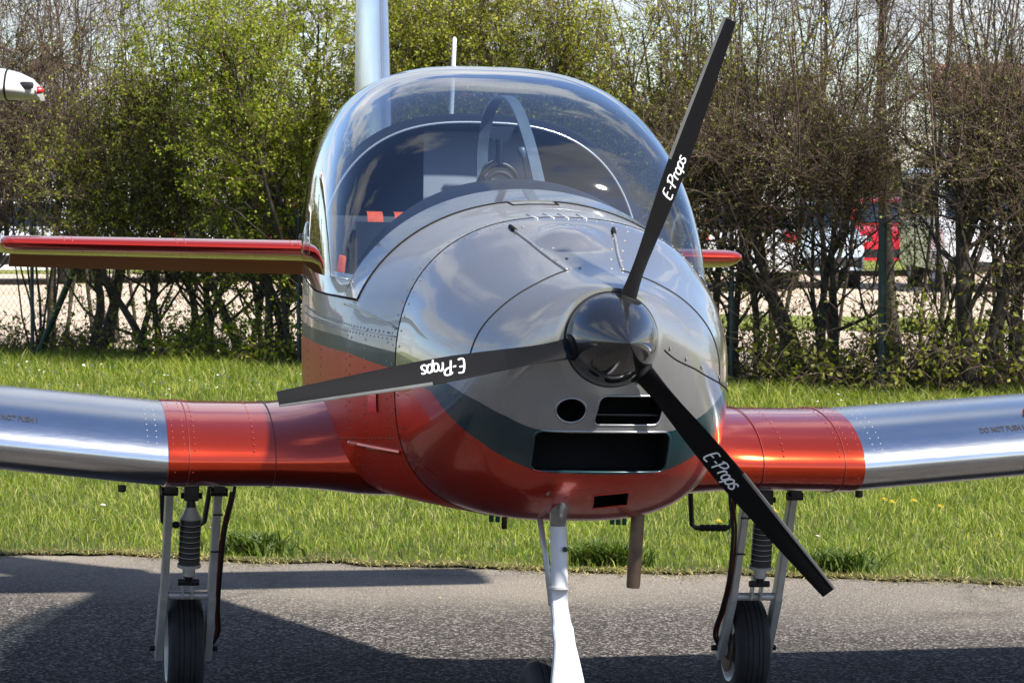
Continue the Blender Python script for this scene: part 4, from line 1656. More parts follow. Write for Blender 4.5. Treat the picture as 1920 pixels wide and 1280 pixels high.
def make_tree(name, label, cat, x, y, hgt, rg, stems=3, trunk_r=.045, lean=.18, limbs=13, twigs=8, twiglets=5, leaf=None, leaves=5, leaf_size=.03,
              low=.2, spread=1.0, twig_mat='twig', shoots=0, group='hedgerow trees along the fence', leaf_top=99, leaf_low=0.0, dens_low=1.0, zigzag=.16, thin=1.0, shoot_len=(.9, 1.9), lim_pow=.9):
    root = thing(name, label, cat, (x, y, 0.0), (0, 0, 0), group)
    st0 = np.zeros((stems, 3))
    st0[:, 0] = rg.normal(0, .10 if stems > 1 else 0.01, stems)
    st0[:, 1] = rg.normal(0, .07 if stems > 1 else 0.01, stems)
    st0[:, 2] = -.06
    d0 = np.stack([rg.normal(0, lean, stems), rg.normal(0, lean * .7, stems), np.ones(stems)], 1)
    Ls = hgt * rg.uniform(.80, 1.0, stems)
    P0 = grow(st0, d0, Ls, 14, rg, .075, .05)
    tr_r = trunk_r * rg.uniform(.6, 1.0, stems)
    tr_r[0] = trunk_r
    t_ = np.linspace(0, 1, 14)
    R0 = tr_r[:, None] * (1 - .86 * t_ ** .9)[None, :]
    R0[:, 0] *= 1.45
    # limbs
    n1 = stems * limbs
    i1 = np.repeat(np.arange(stems), limbs)
    t1 = low + (1 - low) * rg.uniform(0, 1, n1) ** lim_pow
    a1, dd1 = along(P0, i1, t1)
    D1 = side_dirs(dd1, rg, rg.uniform(.55, 1.25, n1))
    D1[:, 1] *= .6
    D1[:, 2] += .15
    L1 = spread * rg.uniform(.55, 1.25, n1) * (1.15 - .55 * t1)
    P1 = grow(a1, D1, L1, 7, rg, zigzag, .05)
    r1 = np.clip(tr_r[i1] * (1 - .8 * t1) * .45, .0055, .022)
    R1 = r1[:, None] * (1 - .75 * np.linspace(0, 1, 7))[None, :]
    # long upright shoots out of the top
    Ps = None
    if shoots:
        is_ = rg.integers(0, n1, shoots)
        as_, ds_ = along(P1, is_, rg.uniform(.2, .9, shoots))
        Ds = np.stack([rg.normal(0, .22, shoots), rg.normal(0, .18, shoots), np.ones(shoots)], 1)
        Ps = grow(as_, Ds, rg.uniform(*shoot_len, shoots), 7, rg, .06, .06)
    # twigs
    n2 = n1 * twigs
    i2 = np.repeat(np.arange(n1), twigs)
    t2 = rg.uniform(.12, 1, n2)
    a2, dd2 = along(P1, i2, t2)
    D2 = side_dirs(dd2, rg, rg.uniform(.5, 1.2, n2))
    D2[:, 2] += .12
    P2 = grow(a2, D2, rg.uniform(.20, .62, n2) * spread ** .5, 5, rg, .20, .03)
    R2 = thin * rg.uniform(.0030, .0056, n2)[:, None] * (1 - .6 * np.linspace(0, 1, 5))[None, :]
    par2, par3 = P2, None
    n3 = n2 * twiglets
    i3 = np.repeat(np.arange(n2), twiglets)
    a3, dd3 = along(P2, i3, rg.uniform(.1, 1, n3))
    D3 = side_dirs(dd3, rg, rg.uniform(.5, 1.2, n3))
    P3 = grow(a3, D3, rg.uniform(.08, .30, n3), 2, rg, .22, .04)
    R3 = np.full((n3, 2), .0022 * thin) * np.array([1.2, .7])[None, :]
    keep2 = P2[:, -1, 2] > .12
    keep3 = P3[:, -1, 2] > .12
    if dens_low < 1:
        zc = P2[:, 0, 2]
        keep2 &= (rg.uniform(0, 1, n2) < np.clip(dens_low + (zc - .9) * .75, dens_low, 1))
        keep3 &= keep2[i3]
    P2k, R2k, P3k, R3k = P2[keep2], R2[keep2], P3[keep3], R3[keep3]
    v, f, l = tubes_np(P0, R0, 8)
    v1, f1, l1 = tubes_np(P1, R1, 5)
    trunk = link('trunk', np_mesh('trunk', np.vstack([v, v1]), np.concatenate([f, f1 + len(v)]), np.concatenate([l, l1]), M['bark'], smooth=True), root)
    parts_v = [tubes_np(P2k, R2k, 3), tubes_np(P3k, R3k, 3)]
    if Ps is not None:
        Rs = rg.uniform(.005, .009, shoots)[:, None] * (1 - .7 * np.linspace(0, 1, 7))[None, :]
        parts_v.append(tubes_np(Ps, Rs, 4))
        m4 = shoots * 14
        i4 = rg.integers(0, shoots, m4)
        a4, d4 = along(Ps, i4, rg.uniform(.15, 1, m4))
        P4 = grow(a4, side_dirs(d4, rg, rg.uniform(.4, 1.0, m4)), rg.uniform(.12, .45, m4), 4, rg, .16, .06)
        parts_v.append(tubes_np(P4, np.full((m4, 4), .0021) * np.array([1.2, 1, .8, .5])[None, :], 3))
    o, V_, F_, Lt = 0, [], [], []
    for v, f, l in parts_v:
        V_.append(v)
        F_.append(f + o)
        Lt.append(l)
        o += len(v)
    link('twigs', np_mesh('twigs', np.vstack(V_), np.concatenate(F_), np.concatenate(Lt), M[twig_mat]), root, kind='stuff')
    if leaf and leaves > 0:
        src = [P3k.reshape(-1, 3), P2k[:, 2:].reshape(-1, 3)]
        if Ps is not None:
            src.append(P4.reshape(-1, 3))
        src = np.vstack(src)
        sel = (src[:, 2] < leaf_top) & (src[:, 2] > leaf_low)
        src = src[sel]
        m = int(len(src) * leaves)
        C = src[rg.integers(0, len(src), m)] + rg.normal(0, .018, (m, 3))
        v, f, l = leaf_quads(C, leaf_size, rg)
        link('leaves', np_mesh('leaves', v, f, l, M[leaf]), root, kind='stuff')
    return root


def hedge_x(px):
    k = (px - 960) / 6400
    return k * HA / (1 + HB * k)


# name, label, photo column, kind
TREES = [
    ('hawthorn', 'bare brown hawthorn beyond the stranger wing tip at the far left edge', -70, 'brown', {}),
    ('hawthorn', 'clump of thin straight saplings left of the slanting green fence brace', 60, 'sapling', {}),
    ('hawthorn', 'twiggy brown hawthorn with a thick dark trunk right of the green fence brace', 180, 'brown', dict(stems=2, trunk_r=.075, shoots=22)),
    ('hawthorn', 'olive leafed hawthorn second right of the green fence brace', 285, 'olive', {}),
    ('hawthorn', 'olive hawthorn above the middle of the orange left tailplane', 375, 'olive', {}),
    ('hawthorn', 'dense green hawthorn above the inner end of the orange left tailplane', 460, 'green', dict(hgt=3.5)),
    ('hawthorn', 'dense dark green hawthorn beside the left side of the cabin', 545, 'green', {}),
    ('hawthorn', 'bright green hawthorn directly left of the tail fin', 630, 'green', {}),
    ('hawthorn', 'yellow green hawthorn between the tail fin and the whip antenna', 770, 'yellow', {}),
    ('hawthorn', 'yellow green hawthorn just right of the white whip antenna', 880, 'yellow', {}),
    ('hawthorn', 'yellow green hawthorn over the middle of the canopy top', 980, 'yellow', {}),
    ('hawthorn', 'olive yellow hawthorn over the right half of the canopy top', 1090, 'yellow', dict(leaves=2.6)),
    ('hawthorn', 'thinly leafed hawthorn left of the upper propeller blade', 1190, 'yellow', dict(leaves=1.8)),
    ('hawthorn', 'thinly leafed hawthorn behind the upper propeller blade tip', 1300, 'yellow', dict(leaves=1.2, shoots=16)),
    ('hawthorn', 'leaning twin-stemmed brown hawthorn above the right tailplane tip', 1400, 'brown', dict(stems=2, trunk_r=.045, lean=.28)),
    ('hawthorn', 'many-stemmed brown hawthorn left of the upright green fence post', 1545, 'brown', dict(stems=5, trunk_r=.055, lean=.16)),
    ('hawthorn', 'slim brown hawthorn right of the upright green fence post', 1715, 'brown', dict(stems=2, trunk_r=.026, low=.15)),
    ('hawthorn', 'thick-trunked forked hawthorn near the right edge', 1862, 'brown', dict(stems=3, trunk_r=.085, lean=.12, shoots=20)),
    ('hawthorn', 'brown hawthorn at the right edge half out of view', 1985, 'brown', {}),
]
KIND = {
    'brown': dict(hgt=2.2, stems=3, limbs=21, twigs=10, twiglets=7, leaf='leaf_brown', leaves=.75, leaf_size=.026, shoots=18, spread=1.05, low=.26, dens_low=.26, lim_pow=.66, zigzag=.22, thin=.70, shoot_len=(1.0, 2.3)),
    'olive': dict(hgt=2.45, stems=3, limbs=20, twigs=9, twiglets=7, leaf='leaf_olive', leaves=2.6, leaf_size=.028, thin=.8, shoots=12, low=.16, spread=1.0, dens_low=.6),
    'green': dict(hgt=3.25, stems=4, limbs=18, twigs=7, twiglets=4, leaf='leaf_green', leaves=4.8, leaf_size=.030, thin=.8, shoots=8, low=.12, spread=.92, dens_low=.7),
    'yellow': dict(hgt=3.1, stems=4, limbs=16, twigs=8, twiglets=6, leaf='leaf_yellow', leaves=4.2, leaf_size=.028, thin=.75, shoots=12, low=.18, spread=.95),
    'sapling': dict(hgt=3.0, stems=7, trunk_r=.016, lean=.12, limbs=9, twigs=8, twiglets=6, leaf='leaf_brown', leaves=.5, leaf_size=.028, shoots=16, low=.36, spread=.95),
}
for i, (nm, lb, px, kind, extra) in enumerate(TREES):
    rg = np.random.default_rng(100 + i)
    kw = dict(KIND[kind])
    kw.update(extra)
    x = hedge_x(px)
    kw['hgt'] *= rg.uniform(.94, 1.06)
    make_tree(nm, lb, 'tree', x, hedge_y(x) + rg.uniform(-.15, .25), rg=rg, **kw)

# taller bare trees a few metres behind the hedge, seen against the sky
BACK = [
    ('tall bare tree with straight upright branches at the top left corner', -20, 5.0, 6), ('tall bare tree rising behind the hedge left of the olive hawthorns', 120, 5.0, 6),
    ('tall bare tree rising above the olive hawthorns at the upper left', 220, 4.8, 5),
    ('tall bare tree rising behind the hedge right of the propeller tip', 1450, 5.0, 5), ('tall bare tree with slender upright stems between propeller tip and pale trunk', 1570, 5.2, 6),
    ('tall bare tree with a pale leaning trunk against the sky', 1680, 5.8, 1), ('tall bare tree with upright stems right of the pale trunk', 1770, 5.2, 6), ('tall bare tree at the top right corner', 1890, 5.4, 6)]
for i, (lb, px, hg, stm) in enumerate(BACK):
    rg = np.random.default_rng(300 + i)
    y = hedge_y(hedge_x(px)) + rg.uniform(3.0, 5.5)
    x = (px - 960) / 6400 * y
    make_tree('bare_tree', lb, 'tree', x, y, hg, rg, stems=stm, trunk_r=.075 if stm == 1 else .026, lean=.09, limbs=26 if stm == 1 else 13, twigs=6, twiglets=3, leaf='leaf_brown', leaves=.06, thin=.8,
              leaf_size=.03, low=.38, spread=1.0, twig_mat='twig', group='bare trees behind the hedge', zigzag=.10)

# the hedge runs on past both sides of the view: one leafy mass
rg = np.random.default_rng(400)
m = 36000
xh = np.concatenate([rg.uniform(-20, -6.3, m), rg.uniform(5.0, 10, m // 2)])
zh = (2.6 + .5 * np.sin(xh * 1.7) + .3 * np.sin(xh * 4.1)) * rg.uniform(0, 1, len(xh))
ph = np.stack([xh, hedge_y(xh) + rg.normal(0, .45, len(xh)), np.maximum(zh, .05)], 1)
v, f, l = leaf_quads(ph, .09, rg)
link('hedge', np_mesh('hedge', v, f, l, M['leaf_brown']), kind='stuff')

# low brambles and leafy undergrowth at the foot of the hedge
def undergrowth(label, px0, px1, hgt, n, leaf, dens, seed):
    rg = np.random.default_rng(seed)
    x0, x1 = hedge_x(px0), hedge_x(px1)
    xc = (x0 + x1) / 2
    root = thing('bramble', label, 'shrub', (xc, hedge_y(xc), 0), (0, 0, 0), 'undergrowth at the hedge foot')
    xx = rg.uniform(x0, x1, n) - xc
    st = np.stack([xx, -HB * xx + rg.normal(0, .25, n), np.full(n, -.02)], 1)
    D = np.stack([rg.normal(0, .7, n), rg.normal(0, .5, n), np.ones(n)], 1)
    P = grow(st, D, hgt * rg.uniform(.6, 1.7, n), 8, rg, .16, 0.0, .45)
    P[:, :, 2] = np.maximum(P[:, :, 2], .01)
    m = n * 5
    i2 = rg.integers(0, n, m)
    a2, d2 = along(P, i2, rg.uniform(.1, 1, m))
    P2 = grow(a2, side_dirs(d2, rg, rg.uniform(.5, 1.3, m)), rg.uniform(.1, .35, m), 4, rg, .2)
    a = tubes_np(P, rg.uniform(.003, .006, n)[:, None] * (1 - .6 * np.linspace(0, 1, 8))[None, :], 3)
    b_ = tubes_np(P2, np.full((m, 4), .002), 3)
    link('stems', np_mesh('stems', np.vstack([a[0], b_[0]]), np.concatenate([a[1], b_[1] + len(a[0])]), np.concatenate([a[2], b_[2]]), M['twig']), root, kind='stuff')
    src = np.vstack([P2.reshape(-1, 3), P[:, 3:].reshape(-1, 3)])
    C = src[rg.integers(0, len(src), int(len(src) * dens))] + rg.normal(0, .03, (int(len(src) * dens), 3))
    C = C[C[:, 2] > .03]
    v, f, l = leaf_quads(C, .045, rg)
    link('leaves', np_mesh('leaves', v, f, l, M[leaf]), root, kind='stuff')


undergrowth('leafy undergrowth under the green hawthorns left of the cabin', 270, 600, .55, 170, 'leaf_green', 1.6, 501)
undergrowth('thin brambles under the slanting green fence brace', -60, 240, .55, 120, 'leaf_olive', .6, 502)
undergrowth('tangled brambles between the leaning hawthorn and the fence post', 1360, 1640, .75, 210, 'leaf_olive', .8, 503)
undergrowth('tangled brambles right of the upright green fence post', 1670, 1960, .85, 230, 'leaf_olive', .9, 504)
undergrowth('yellow green undergrowth hidden behind the aircraft', 620, 1340, .55, 220, 'leaf_olive', .8, 505)

# ------------------------------------------------------------------ chain-link fence along the hedge
fence = thing('chain_link_fence', 'green chain-link fence with steel posts running along the foot of the hedge', 'fence', (0, hedge_y(0) - .45, 0))
FH = 1.35


def fx(px):
    k = (px - 960) / 6400
    return k * (HA - .45) / (1 + HB * k)


M['fence_green'] = simple('dark_green_fence_paint', (0.010, 0.028, 0.024), 0.5, var=.25, scale=20)
M['wire'] = simple('dull_fence_wire', (0.06, 0.065, 0.06), 0.5, .5, var=.2)
xa, xb = fx(-120), fx(2050)
pitch = .072
P = []
u0, u1 = xa * math.hypot(1, HB), xb * math.hypot(1, HB)
ca, sa = 1 / math.hypot(1, HB), -HB / math.hypot(1, HB)
for sgn in (-1, 1):
    for u in np.arange(u0 - FH * 0, u1, pitch):
        v0, v1 = .03, FH
        P.append([(u * ca, u * sa, v0), ((u + sgn * (v1 - v0) * .5 * 1.9) * ca, (u + sgn * (v1 - v0) * .5 * 1.9) * sa + sgn * .003, v1)])
P = np.array(P)
wv, wf, wl = tubes_np(P, np.full(P.shape[:2], .0016), 3)
link('wire_mesh', np_mesh('wire_mesh', wv, wf, wl, M['wire']), fence, kind='stuff')
for z in (.30, .85, 1.33):
    link('line_wire', MB().tube([(xa, -HB * xa, z), (0, 0, z - .01), (xb, -HB * xb, z)], .002, 4).mesh('line_wire', M['wire']), fence)
for px in (-90, 60, 560, 830, 1100, 1372, 1655, 1960):
    x = fx(px)
    mb = MB()
    mb.tube([(x, -HB * x, -.05), (x, -HB * x, FH + .04), (x, -HB * x, FH + .055)], [.034, .034, .02] if px in (1655,) else [.018, .018, .01], 10)
    link('post', mb.mesh('post', M['fence_green'], angle=40), fence)
x = fx(66)
x2 = fx(150)
link('brace', MB().tube([(x, -HB * x - .1, 0), (x2, -HB * x2 - .05, .98)], .032, 10).mesh('brace', M['fence_green'], angle=40), fence)

# ------------------------------------------------------------------ grass
def grass_obj(name, pts, hts, wid, mat, rg, bend=.5, label=None):
    n = len(pts)
    a = rg.uniform(0, 2 * np.pi, n)
    wdir = np.stack([np.cos(a), np.sin(a), np.zeros(n)], 1)
    ln_a = rg.uniform(0, 2 * np.pi, n)
    lean = np.stack([np.cos(ln_a), np.sin(ln_a), np.zeros(n)], 1) * (hts * bend * rg.uniform(.15, 1.2, n))[:, None]
    up_ = np.zeros((n, 3))
    up_[:, 2] = hts
    w = (wid * rg.uniform(.6, 1.3, n))[:, None]
    b0, b1 = pts - wdir * w * .5, pts + wdir * w * .5
    mid = pts + up_ * .55 + lean * .30
    m0, m1 = mid - wdir * w * .42, mid + wdir * w * .42
    tip = pts + up_ * (1 - .12 * bend) + lean
    v = np.stack([b0, b1, m1, m0, tip], 1).reshape(-1, 3)
    o = np.arange(n) * 5
    f = np.stack([o, o + 1, o + 2, o + 3, o + 3, o + 2, o + 4], 1).ravel()
    lt = np.tile(np.array([4, 3], np.int32), n)
    me = np_mesh(name, v, f, lt, mat)
    ob = link(name, me, kind='stuff')
    if label:
        ob['label'] = label
    return ob


def in_lawn(n, d0, d1, rg, pad=2.8, power=1.0):
    """points between distances d0..d1 behind the verge, inside the wedge the camera could see"""
    d = d0 + (d1 - d0) * rg.uniform(0, 1, n) ** power
    x = rg.uniform(-1, 1, n) * 7.6
    y = verge_y(x) + d
    ok = (np.abs(x) < .155 * y + pad) & (y < hedge_y(x) + .7)
    return np.stack([x[ok], y[ok], np.full(ok.sum(), .01)], 1)


rg = np.random.default_rng(11)
clump = lambda p, s: .5 + .5 * np.sin(p[:, 0] * s + 1.7 * np.sin(p[:, 1] * s * .7)) * np.cos(p[:, 1] * s * 1.3 + np.sin(p[:, 0] * s * .6))
p1 = in_lawn(225000, -0.06, 7.0, rg)
p1 = p1[p1[:, 1] - verge_y(p1[:, 0]) > np.interp(p1[:, 0], xs, jit) - .015]
h1 = .85 * (.03 + .075 * rg.uniform(0, 1, len(p1)) ** 1.7) * (.65 + .75 * clump(p1, 3.1) * clump(p1, 9.0) + .2 * clump(p1, 17.0))
h1 *= np.clip(.45 + (p1[:, 1] - verge_y(p1[:, 0])) * 1.6, .40, 1.0)
p2 = in_lawn(185000, 6.5, 20.0, rg)
h2 = .8 * (.035 + .085 * rg.uniform(0, 1, len(p2)) ** 1.6) * (.65 + .7 * clump(p2, 2.2) * clump(p2, 6.0) + .2 * clump(p2, 13.0))
dh = hedge_y(p2[:, 0]) - p2[:, 1]
h2 *= 1 + 1.1 * np.clip((4.2 - dh) / 3.0, 0, 1)
pp, hh = np.vstack([p1, p2]), np.concatenate([h1, h2])
grass = grass_obj('grass', pp, hh, np.where(np.arange(len(pp)) < len(p1), .0042, .0058), M['grass'], rg, .85)
# tall tufts near the hedge
n = 60000
x = rg.uniform(-7, 6.4, n)
c = np.round(x * 3.1 + 2.3 * np.sin(x * 7))
y = hedge_y(x) - np.abs(rg.normal(.9, .75, n)) + .35
ok = np.abs(x) < .155 * y + 1.2
p3 = np.stack([x[ok], y[ok], np.full(ok.sum(), .01)], 1)
h3 = .62 * (.10 + .20 * rg.uniform(0, 1, len(p3)) ** 1.3) * (.55 + .75 * clump(p3, 3.3))
grass_obj('tall_grass', p3, h3, np.full(len(p3), .007), M['grass'], rg, .75)
n = 1500
cx0 = np.array([-1.12, .36, .42, 1.33])
wh = rg.integers(0, len(cx0), n)
x = cx0[wh] + rg.normal(0, .075, n)
p7 = np.stack([x, verge_y(x) + .16 + np.abs(rg.normal(0, .09, n)), np.full(n, .01)], 1)
grass_obj('verge_weeds', p7, .05 + .09 * rg.uniform(0, 1, n), np.full(n, .011), M['weed'], rg, 1.1)
# dry clippings and straw along the asphalt edge
n = 12000
x = rg.uniform(-4.2, 4.2, n)
off = np.abs(rg.normal(0, .10, n)) * (.4 + 1.3 * np.clip(clump(np.stack([x, x * .3], 1), 5.0), 0, 1))
y = verge_y(x) + np.interp(x, xs, jit) + .09 - off
p4 = np.stack([x, y, np.full(n, .006) + .012 * rg.uniform(0, 1, n)], 1)
st_ = grass_obj('dry_clippings', p4, np.full(n, .012) * rg.uniform(.3, 1.5, n), np.full(n, .005), M['straw'], rg, 4.5)
n = 700
x = rg.uniform(-4.0, 4.0, n)
p6 = np.stack([x, verge_y(x) - .05 - np.abs(rg.normal(0, .55, n)), np.full(n, .004)], 1)
grass_obj('loose_straw', p6, np.full(n, .006), np.full(n, .004), M['straw'], rg, 6.0)
p5 = in_lawn(16000, 0.0, 9.0, rg)
grass_obj('straw', p5, .02 + .05 * rg.uniform(0, 1, len(p5)), np.full(len(p5), .0035), M['straw'], rg, 1.2)

# daisies in the lawn: far too many to count
M['petal'] = simple('white_petal', (0.78, 0.78, 0.74), .6, var=.04)
M['dandelion'] = simple('dandelion_yellow', (0.72, 0.52, 0.02), .6, var=.1)
rg = np.random.default_rng(21)
pd_ = np.vstack([in_lawn(1700, 8.0, 14.5, rg), in_lawn(420, .3, 6.5, rg)])
pd_ = pd_[clump(pd_, 1.7) > .38]
V_, F_ = [], []
for p in pd_:
    r = rg.uniform(.008, .013)
    c = p + np.array([0, 0, rg.uniform(.065, .10)])
    tl_ = rg.normal(0, .35, 2)
    o = len(V_)
    for k in range(8):
        a = k * math.pi / 4
        dx, dy = r * math.cos(a), r * math.sin(a)
        V_.append((c[0] + dx, c[1] + dy, c[2] + dx * tl_[0] + dy * tl_[1] - dy * .5))
    V_.append((c[0], c[1], c[2] + .004))
    F_ += [(o + k, o + (k + 1) % 8, o + 8) for k in range(8)]
da = MB().add(V_, F_)
link('daisies', da.mesh('daisies', M['petal'], smooth=False), kind='stuff')
for px, py, where in [(1657, 976, 'leftmost of the pair below the orange wing panel end'), (1672, 981, 'right one of the pair below the orange wing panel end'), (1714, 979, 'below the polished wing, between the pair and the lone flower'),
                      (1762, 990, 'standing alone, rightmost under the polished wing'), (1346, 1020, 'just below the right boarding step'), (1452, 1000, 'between the right landing gear legs')]:
    yy = CAM_H * 6400 / (py - 360)
    xx = (px - 960) / 6400 * yy
    t = thing('dandelion', 'small yellow dandelion flower ' + where, 'flower', (xx, yy, .01), (0, 0, 0), 'yellow dandelions in the verge')
    link('stalk', MB().tube([(0, 0, 0), (.004, 0, .05), (.006, 0, .088)], .0018, 5).mesh('stalk', M['leaf_green']), t)
    fl = MB()
    for rr0, z0 in ((.019, .088), (.014, .094), (.008, .098)):
        for k in range(12):
            a = k * math.pi / 6 + rr0 * 40
            fl.add([(.006 + .003 * math.cos(a - .3), .003 * math.sin(a - .3), z0 - .003), (.006 + rr0 * math.cos(a - .16), rr0 * math.sin(a - .16), z0), (.006 + rr0 * math.cos(a + .16), rr0 * math.sin(a + .16), z0), (.006 + .003 * math.cos(a + .3), .003 * math.sin(a + .3), z0 - .003)], [(0, 1, 2, 3)])
    link('flower_head', fl.mesh('flower_head', M['dandelion'], smooth=False), t)

M['lamp_red'] = simple('red_tail_lamp', (0.42, 0.01, 0.012), .2, 0, 1.0, .1)
# ------------------------------------------------------------------ wing tip of a neighbouring aircraft
M['fabric_white'] = simple('off_white_wing_paint', (0.45, 0.45, 0.42), .42, 0, .3, .06, 8)
nb = thing('aircraft_wing', 'white high wing tip of another parked aircraft poking in at the upper left edge', 'wing', (-1.935, 14.0, 2.0), (0, R(1.0), R(6)))
wrows = []
for x, sc, ch_ in ((-3.4, 1, 1.35), (-.42, 1, 1.30), (-.30, 1, 1.28), (-.22, .98, 1.25), (-.14, .93, 1.2), (-.08, .82, 1.1), (-.03, .62, .95), (-.005, .35, .8), (.003, .12, .7)):
    wrows.append([(x, (1.3 - ch_) * .45 + u * ch_ - .3, v * ch_ * (.55 + .45 * sc) * .62 - .012 - .030 * (1 - sc)) for u, v in AF])
mb = MB().grid(wrows)
mb.f.append(tuple(range(len(mb.v) - len(AF), len(mb.v))))
mb.mi.append(0)
link('wing_skin', mb.mesh('wing_skin', M['fabric_white'], angle=60), nb)
link('tip_joint', MB().tube([Vector(p) + Vector((0, -.001, .0)) for p in [(-.13, *q[1:]) for q in wrows[4]]], .004, 5).mesh('tip_joint', M['dark_gap']), nb)
link('tip_lens', MB().lathe([(0, .016), (.018, .014), (.028, .007), (.03, 0)], (-.006, -.10, -.018), (1, 0, 0), 12).mesh('tip_lens', M['lamp_red'], angle=40), nb)
link('tip_lamp', MB().box((-.045, -.155, .0), (.055, .05, .028), bev=.01).mesh('tip_lamp', M['black_plastic'], angle=40), nb)

# ------------------------------------------------------------------ parked cars behind the hedge
M['car_glass'] = simple('dark_car_glass', (0.012, 0.018, 0.024), .06, 0, 1.0, .2, 3)
M['alloy'] = simple('wheel_alloy', (0.35, 0.35, 0.36), .3, .8)
M['lamp_clear'] = simple('clear_headlamp', (0.55, 0.56, 0.58), .12, .3, 1.0, .1)


def parked_car(label, px, y, rotz, color, body='hatch'):
    col = simple('car_paint', color, .28, .1, 1.0, .04, 4)
    t = thing('parked_van' if body == 'van' else 'parked_car', label, 'van' if body == 'van' else 'car', ((px - 960) / 6400 * y, y, -.012), (0, 0, rotz), 'vehicles parked beyond the hedge')
    L = 4.9 if body == 'van' else 4.2
    Wd = 1.9 if body == 'van' else 1.76
    if body == 'van':
        prof = [(-2.4, .35), (-2.45, 1.1), (-2.4, 1.85), (-2.2, 1.98), (.9, 1.98), (1.25, 1.75), (1.75, 1.15), (2.35, .98), (2.45, .6), (2.42, .32)]
        gh = [(1.0, 1.85), (1.62, 1.2), (.2, 1.2), (.2, 1.85)]
    else:
        prof = [(-2.05, .32), (-2.1, .75), (-2.02, .98), (-1.75, 1.0), (-1.45, 1.0), (.55, 1.0), (1.0, .98), (1.85, .82), (2.08, .62), (2.1, .30)]
        gh = None
    sec_ = []
    for w, ins in ((-.5, .06), (-.47, .012), (-.42, 0), (.42, 0), (.47, .012), (.5, .06)):
        sec_.append([(x * (1 - ins * .4), w * Wd, .62 + (z - .62) * (1 - ins)) for x, z in prof])
    mb = MB().grid(sec_, closed_u=True)
    k = len(prof)
    mb.f += [tuple(range(k)), tuple(range(len(mb.v) - k, len(mb.v)))]
    mb.mi += [0, 0]
    link('body', mb.mesh('body', col, angle=35), t)
    if gh is None:
        cab = [(-1.95, .98), (-1.62, 1.36), (-1.15, 1.47), (-.1, 1.48), (.35, 1.40), (1.05, .97)]
        rws = []
        for w in (-.47, -.40, .40, .47):
            tp = .0 if abs(w) > .45 else 1
            rws.append([(x * .985, (w * Wd) * (1 - .16 * (z - .97) / .5), z) for x, z in cab])
        mb = MB().grid(rws, closed_u=True)
        k = len(cab)
        mb.f += [tuple(range(k)), tuple(range(len(mb.v) - k, len(mb.v)))]
        mb.mi += [0, 0]
        link('roof', mb.mesh('roof', col, angle=35), t)
        side_w = [[(-1.55, 1.02), (-1.40, 1.36), (-.45, 1.41), (-.45, 1.02)], [(-.38, 1.02), (-.38, 1.41), (.28, 1.35), (.80, 1.02)]]
        for sd in (-1, 1):
            for pl in side_w:
                link('window', MB().prism([(x, sd * (.47 * Wd * (1 - .16 * (z - .97) / .5) + .004), z) for x, z in pl], (0, sd * .006, 0)).mesh('window', M['car_glass'], smooth=False), t)
        for (xa_, za), (xb_, zb_) in (((1.00, 1.0), (.42, 1.375)), ((-1.93, 1.02), (-1.66, 1.33))):
            wa, wb = .41 * Wd, .36 * Wd
            s_ = .02 if xa_ > 0 else -.02
            link('windscreen', MB().prism([(xa_ + s_, -wa, za), (xa_ + s_, wa, za), (xb_ + s_, wb, zb_), (xb_ + s_, -wb, zb_)], (s_ * .4, 0, .006)).mesh('windscreen', M['car_glass'], smooth=False), t)
    else:
        for sd in (-1, 1):
            for pl in (gh, [(-2.1, 1.2), (-2.1, 1.8), (-1.1, 1.8), (-1.1, 1.2)], [(-1.0, 1.2), (-1.0, 1.8), (.1, 1.8), (.1, 1.2)]):
                link('window', MB().prism([(x, sd * (.5 * Wd - .012), z) for x, z in pl], (0, sd * .016, 0)).mesh('window', M['car_glass'], smooth=False), t)
        link('windscreen', MB().prism([(1.77, -.8, 1.18), (1.77, .8, 1.18), (1.29, .74, 1.74), (1.29, -.74, 1.74)], (.02, 0, .012)).mesh('windscreen', M['car_glass'], smooth=False), t)
        link('rear_window', MB().prism([(-2.43, -.7, 1.2), (-2.43, .7, 1.2), (-2.40, .7, 1.78), (-2.40, -.7, 1.78)], (-.02, 0, 0)).mesh('rear_window', M['car_glass'], smooth=False), t)
    ex_ = L / 2 - .06 if body != 'van' else 2.38
    for sd in (-1, 1):
        link('headlight', MB().box((ex_ - .10, sd * .62, .70), (.22, .34, .13), bev=.03).mesh('headlight', M['lamp_clear'], angle=40), t)
        link('tail_light', MB().box((-ex_ + .02, sd * .70, .86 if body != 'van' else 1.0), (.14, .22, .20 if body != 'van' else .42), bev=.02).mesh('tail_light', M['lamp_red'], angle=40), t)
        for xw in (-1.28, 1.28):
            wh = link('wheel', MB().lathe([(-.10, .2), (-.10, .30), (-.06, .325), (.06, .325), (.10, .30), (.10, .2)], (xw, sd * (Wd / 2 - .10), .325), (0, sd, 0), 24).mesh('wheel', M['rubber'], angle=40), t)
            link('rim', MB().lathe([(.07, 0), (.085, .05), (.075, .19), (.10, .205), (.06, .21)], (xw, sd * (Wd / 2 - .10), .325), (0, sd, 0), 20).mesh('rim', M['alloy'], angle=40), wh)
    link('bumper', MB().box((ex_ - .02, 0, .42), (.16, Wd * .96, .20), bev=.04).mesh('bumper', M['black_plastic'], angle=40), t)
    return t


